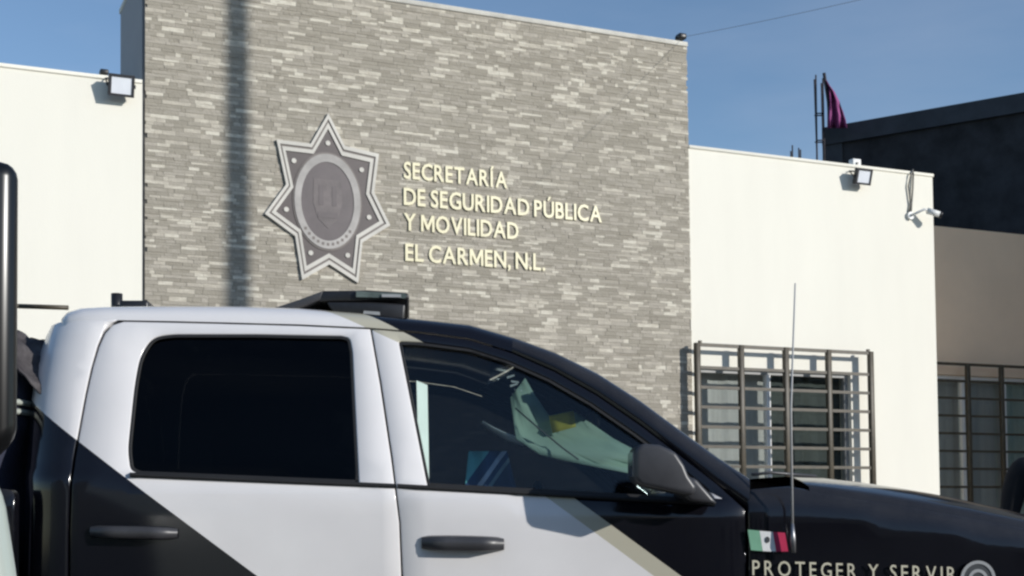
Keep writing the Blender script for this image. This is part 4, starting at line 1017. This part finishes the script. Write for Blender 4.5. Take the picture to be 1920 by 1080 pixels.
c1, c2 = tov(at_depth(29, 332, Zm+.08)-vloc), tov(at_depth(29, 880, Zm+.08)-vloc)
mm = MB().prism([(c1.x-.22, c1.y-.08, c1.z), (c1.x, c1.y-.08, c1.z), (c1.x, c1.y-.08, c2.z+.03), (c1.x-.03, c1.y-.08, c2.z), (c1.x-.22, c1.y-.08, c2.z)], (0, .08, 0)).build('wing_mirror', M['mirror_black'], van, bevel=.018, seg=4)
MB().tube([(c1.x-.12, c1.y-.02, c2.z+.02), (c1.x-.14, c1.y+.03, c2.z-.06), (c1.x-.25, .03, c2.z-.04)], .016, 8).build('arm', M['black_plastic'], mm)

# ------------------------------------------------------------------ person beyond the hood
pe = at_depth(1985, 900, 7.1); pr = tag(empty('person', (pe.x, pe.y, .145), R(-35)), 'person in black clothing standing beyond the truck hood at the right edge', 'person')
J = {'pel': (0, 0, .95), 'wai': (0, 0, 1.10), 'che': (0, 0, 1.30), 'nec': (0, 0, 1.48), 'hd0': (0, .01, 1.56), 'hd1': (0, .02, 1.68), 'hd2': (0, .02, 1.76),
     'ls': (-.19, 0, 1.43), 'le': (-.25, .0, 1.15), 'lw': (-.22, .12, .92), 'rs': (.19, 0, 1.43), 're': (.25, 0, 1.15), 'rw': (.22, .12, .92),
     'lh': (-.10, 0, .90), 'lk': (-.11, .02, .48), 'la': (-.11, 0, .08), 'lt': (-.12, .16, .035), 'rh': (.10, 0, .90), 'rk': (.11, .02, .48), 'ra': (.11, 0, .08), 'rt': (.12, .16, .035)}
RD = {'pel': .15, 'wai': .14, 'che': .165, 'nec': .058, 'hd0': .075, 'hd1': .10, 'hd2': .06, 'ls': .085, 'le': .05, 'lw': .035, 'rs': .085, 're': .05, 'rw': .035, 'lh': .10, 'lk': .065, 'la': .045, 'lt': .035, 'rh': .10, 'rk': .065, 'ra': .045, 'rt': .035}
ks = list(J); E_ = [('pel', 'wai'), ('wai', 'che'), ('che', 'nec'), ('nec', 'hd0'), ('hd0', 'hd1'), ('hd1', 'hd2'), ('che', 'ls'), ('ls', 'le'), ('le', 'lw'), ('che', 'rs'), ('rs', 're'), ('re', 'rw'), ('pel', 'lh'), ('lh', 'lk'), ('lk', 'la'), ('la', 'lt'), ('pel', 'rh'), ('rh', 'rk'), ('rk', 'ra'), ('ra', 'rt')]
me = bpy.data.meshes.new('body'); me.from_pydata([J[k] for k in ks], [(ks.index(a), ks.index(b)) for a, b in E_], []); me.materials.append(M['cloth_black'])
bo = bpy.data.objects.new('body', me); col.objects.link(bo); bo.parent = pr
sk = bo.modifiers.new('skin', 'SKIN'); 
for i, k in enumerate(ks):
    me.skin_vertices[0].data[i].radius = (RD[k], RD[k]*(.75 if k in ('pel', 'wai', 'che') else 1)); me.skin_vertices[0].data[i].use_root = (k == 'pel')
sk.use_smooth_shade = True; sv_ = bo.modifiers.new('sub', 'SUBSURF'); sv_.levels = 2; sv_.render_levels = 2
bpy.context.view_layer.update()
ev = bo.evaluated_get(bpy.context.evaluated_depsgraph_get()); bm_ = bpy.data.meshes.new_from_object(ev); bo.modifiers.clear(); bo.data = bm_
bm_.materials.clear(); bm_.materials.append(M['cloth_black']); bm_.materials.append(M['skin'])
for v in bm_.vertices:                                           # nose, brow, chin and ears drawn out of the head
    x, y, zz = v.co
    if zz > 1.5:
        f_ = max(0, (y-.02)/.1)
        v.co.y += f_*(.030*math.exp(-(x/.022)**2-((zz-1.635)/.03)**2)+.012*math.exp(-(x/.04)**2-((zz-1.56)/.02)**2)-.010*math.exp(-((abs(x)-.035)/.018)**2-((zz-1.665)/.016)**2))
        v.co.x += math.copysign(.016*math.exp(-((y-.01)/.02)**2-((zz-1.64)/.035)**2), x) if abs(x) > .06 else 0
for p_ in bm_.polygons: p_.use_smooth = True; p_.material_index = 1 if p_.center.z > 1.505 else 0
secs = [(0, -.035, 1.58, .085, .085), (0, -.025, 1.63, .104, .098), (0, -.012, 1.70, .112, .112), (0, .0, 1.765, .105, .112), (0, .005, 1.80, .08, .085), (0, .005, 1.822, .03, .03)]
MB().grid(lump(secs, 1.7, .12, 30), closed=True).build('hair', M['hair'], pr)
for s in (-1, 1): MB().tube([(s*.034, .098, 1.668), (s*.034, .112, 1.668)], [.011, .006], 8).build('eye', M['hair'], pr)
MB().tube([(-.026, .106, 1.588), (0, .114, 1.586), (.026, .106, 1.588)], [.004, .007, .004], 6).build('mouth', M['lip'], pr)
for s in (-1, 1):                                                # hands
    p0 = Vector((s*.22, .12, .92)); hm = MB()
    hm.tube([p0, p0+Vector((0, .02, -.05)), p0+Vector((0, .03, -.09))], [.026, .04, .036], 8)
    for k, L_ in enumerate((.065, .075, .07, .055)):
        q = p0+Vector((0, .005+.017*k, -.085)); hm.tube([q, q+Vector((-s*.004, .004, -L_*.5)), q+Vector((-s*.018, .006, -L_))], [.009, .0085, .007], 6)
    q = p0+Vector((-s*.01, .045, -.04)); hm.tube([q, q+Vector((-s*.008, .025, -.025)), q+Vector((-s*.014, .03, -.055))], [.011, .010, .008], 6)
    hm.build('hand', M['skin'], pr)
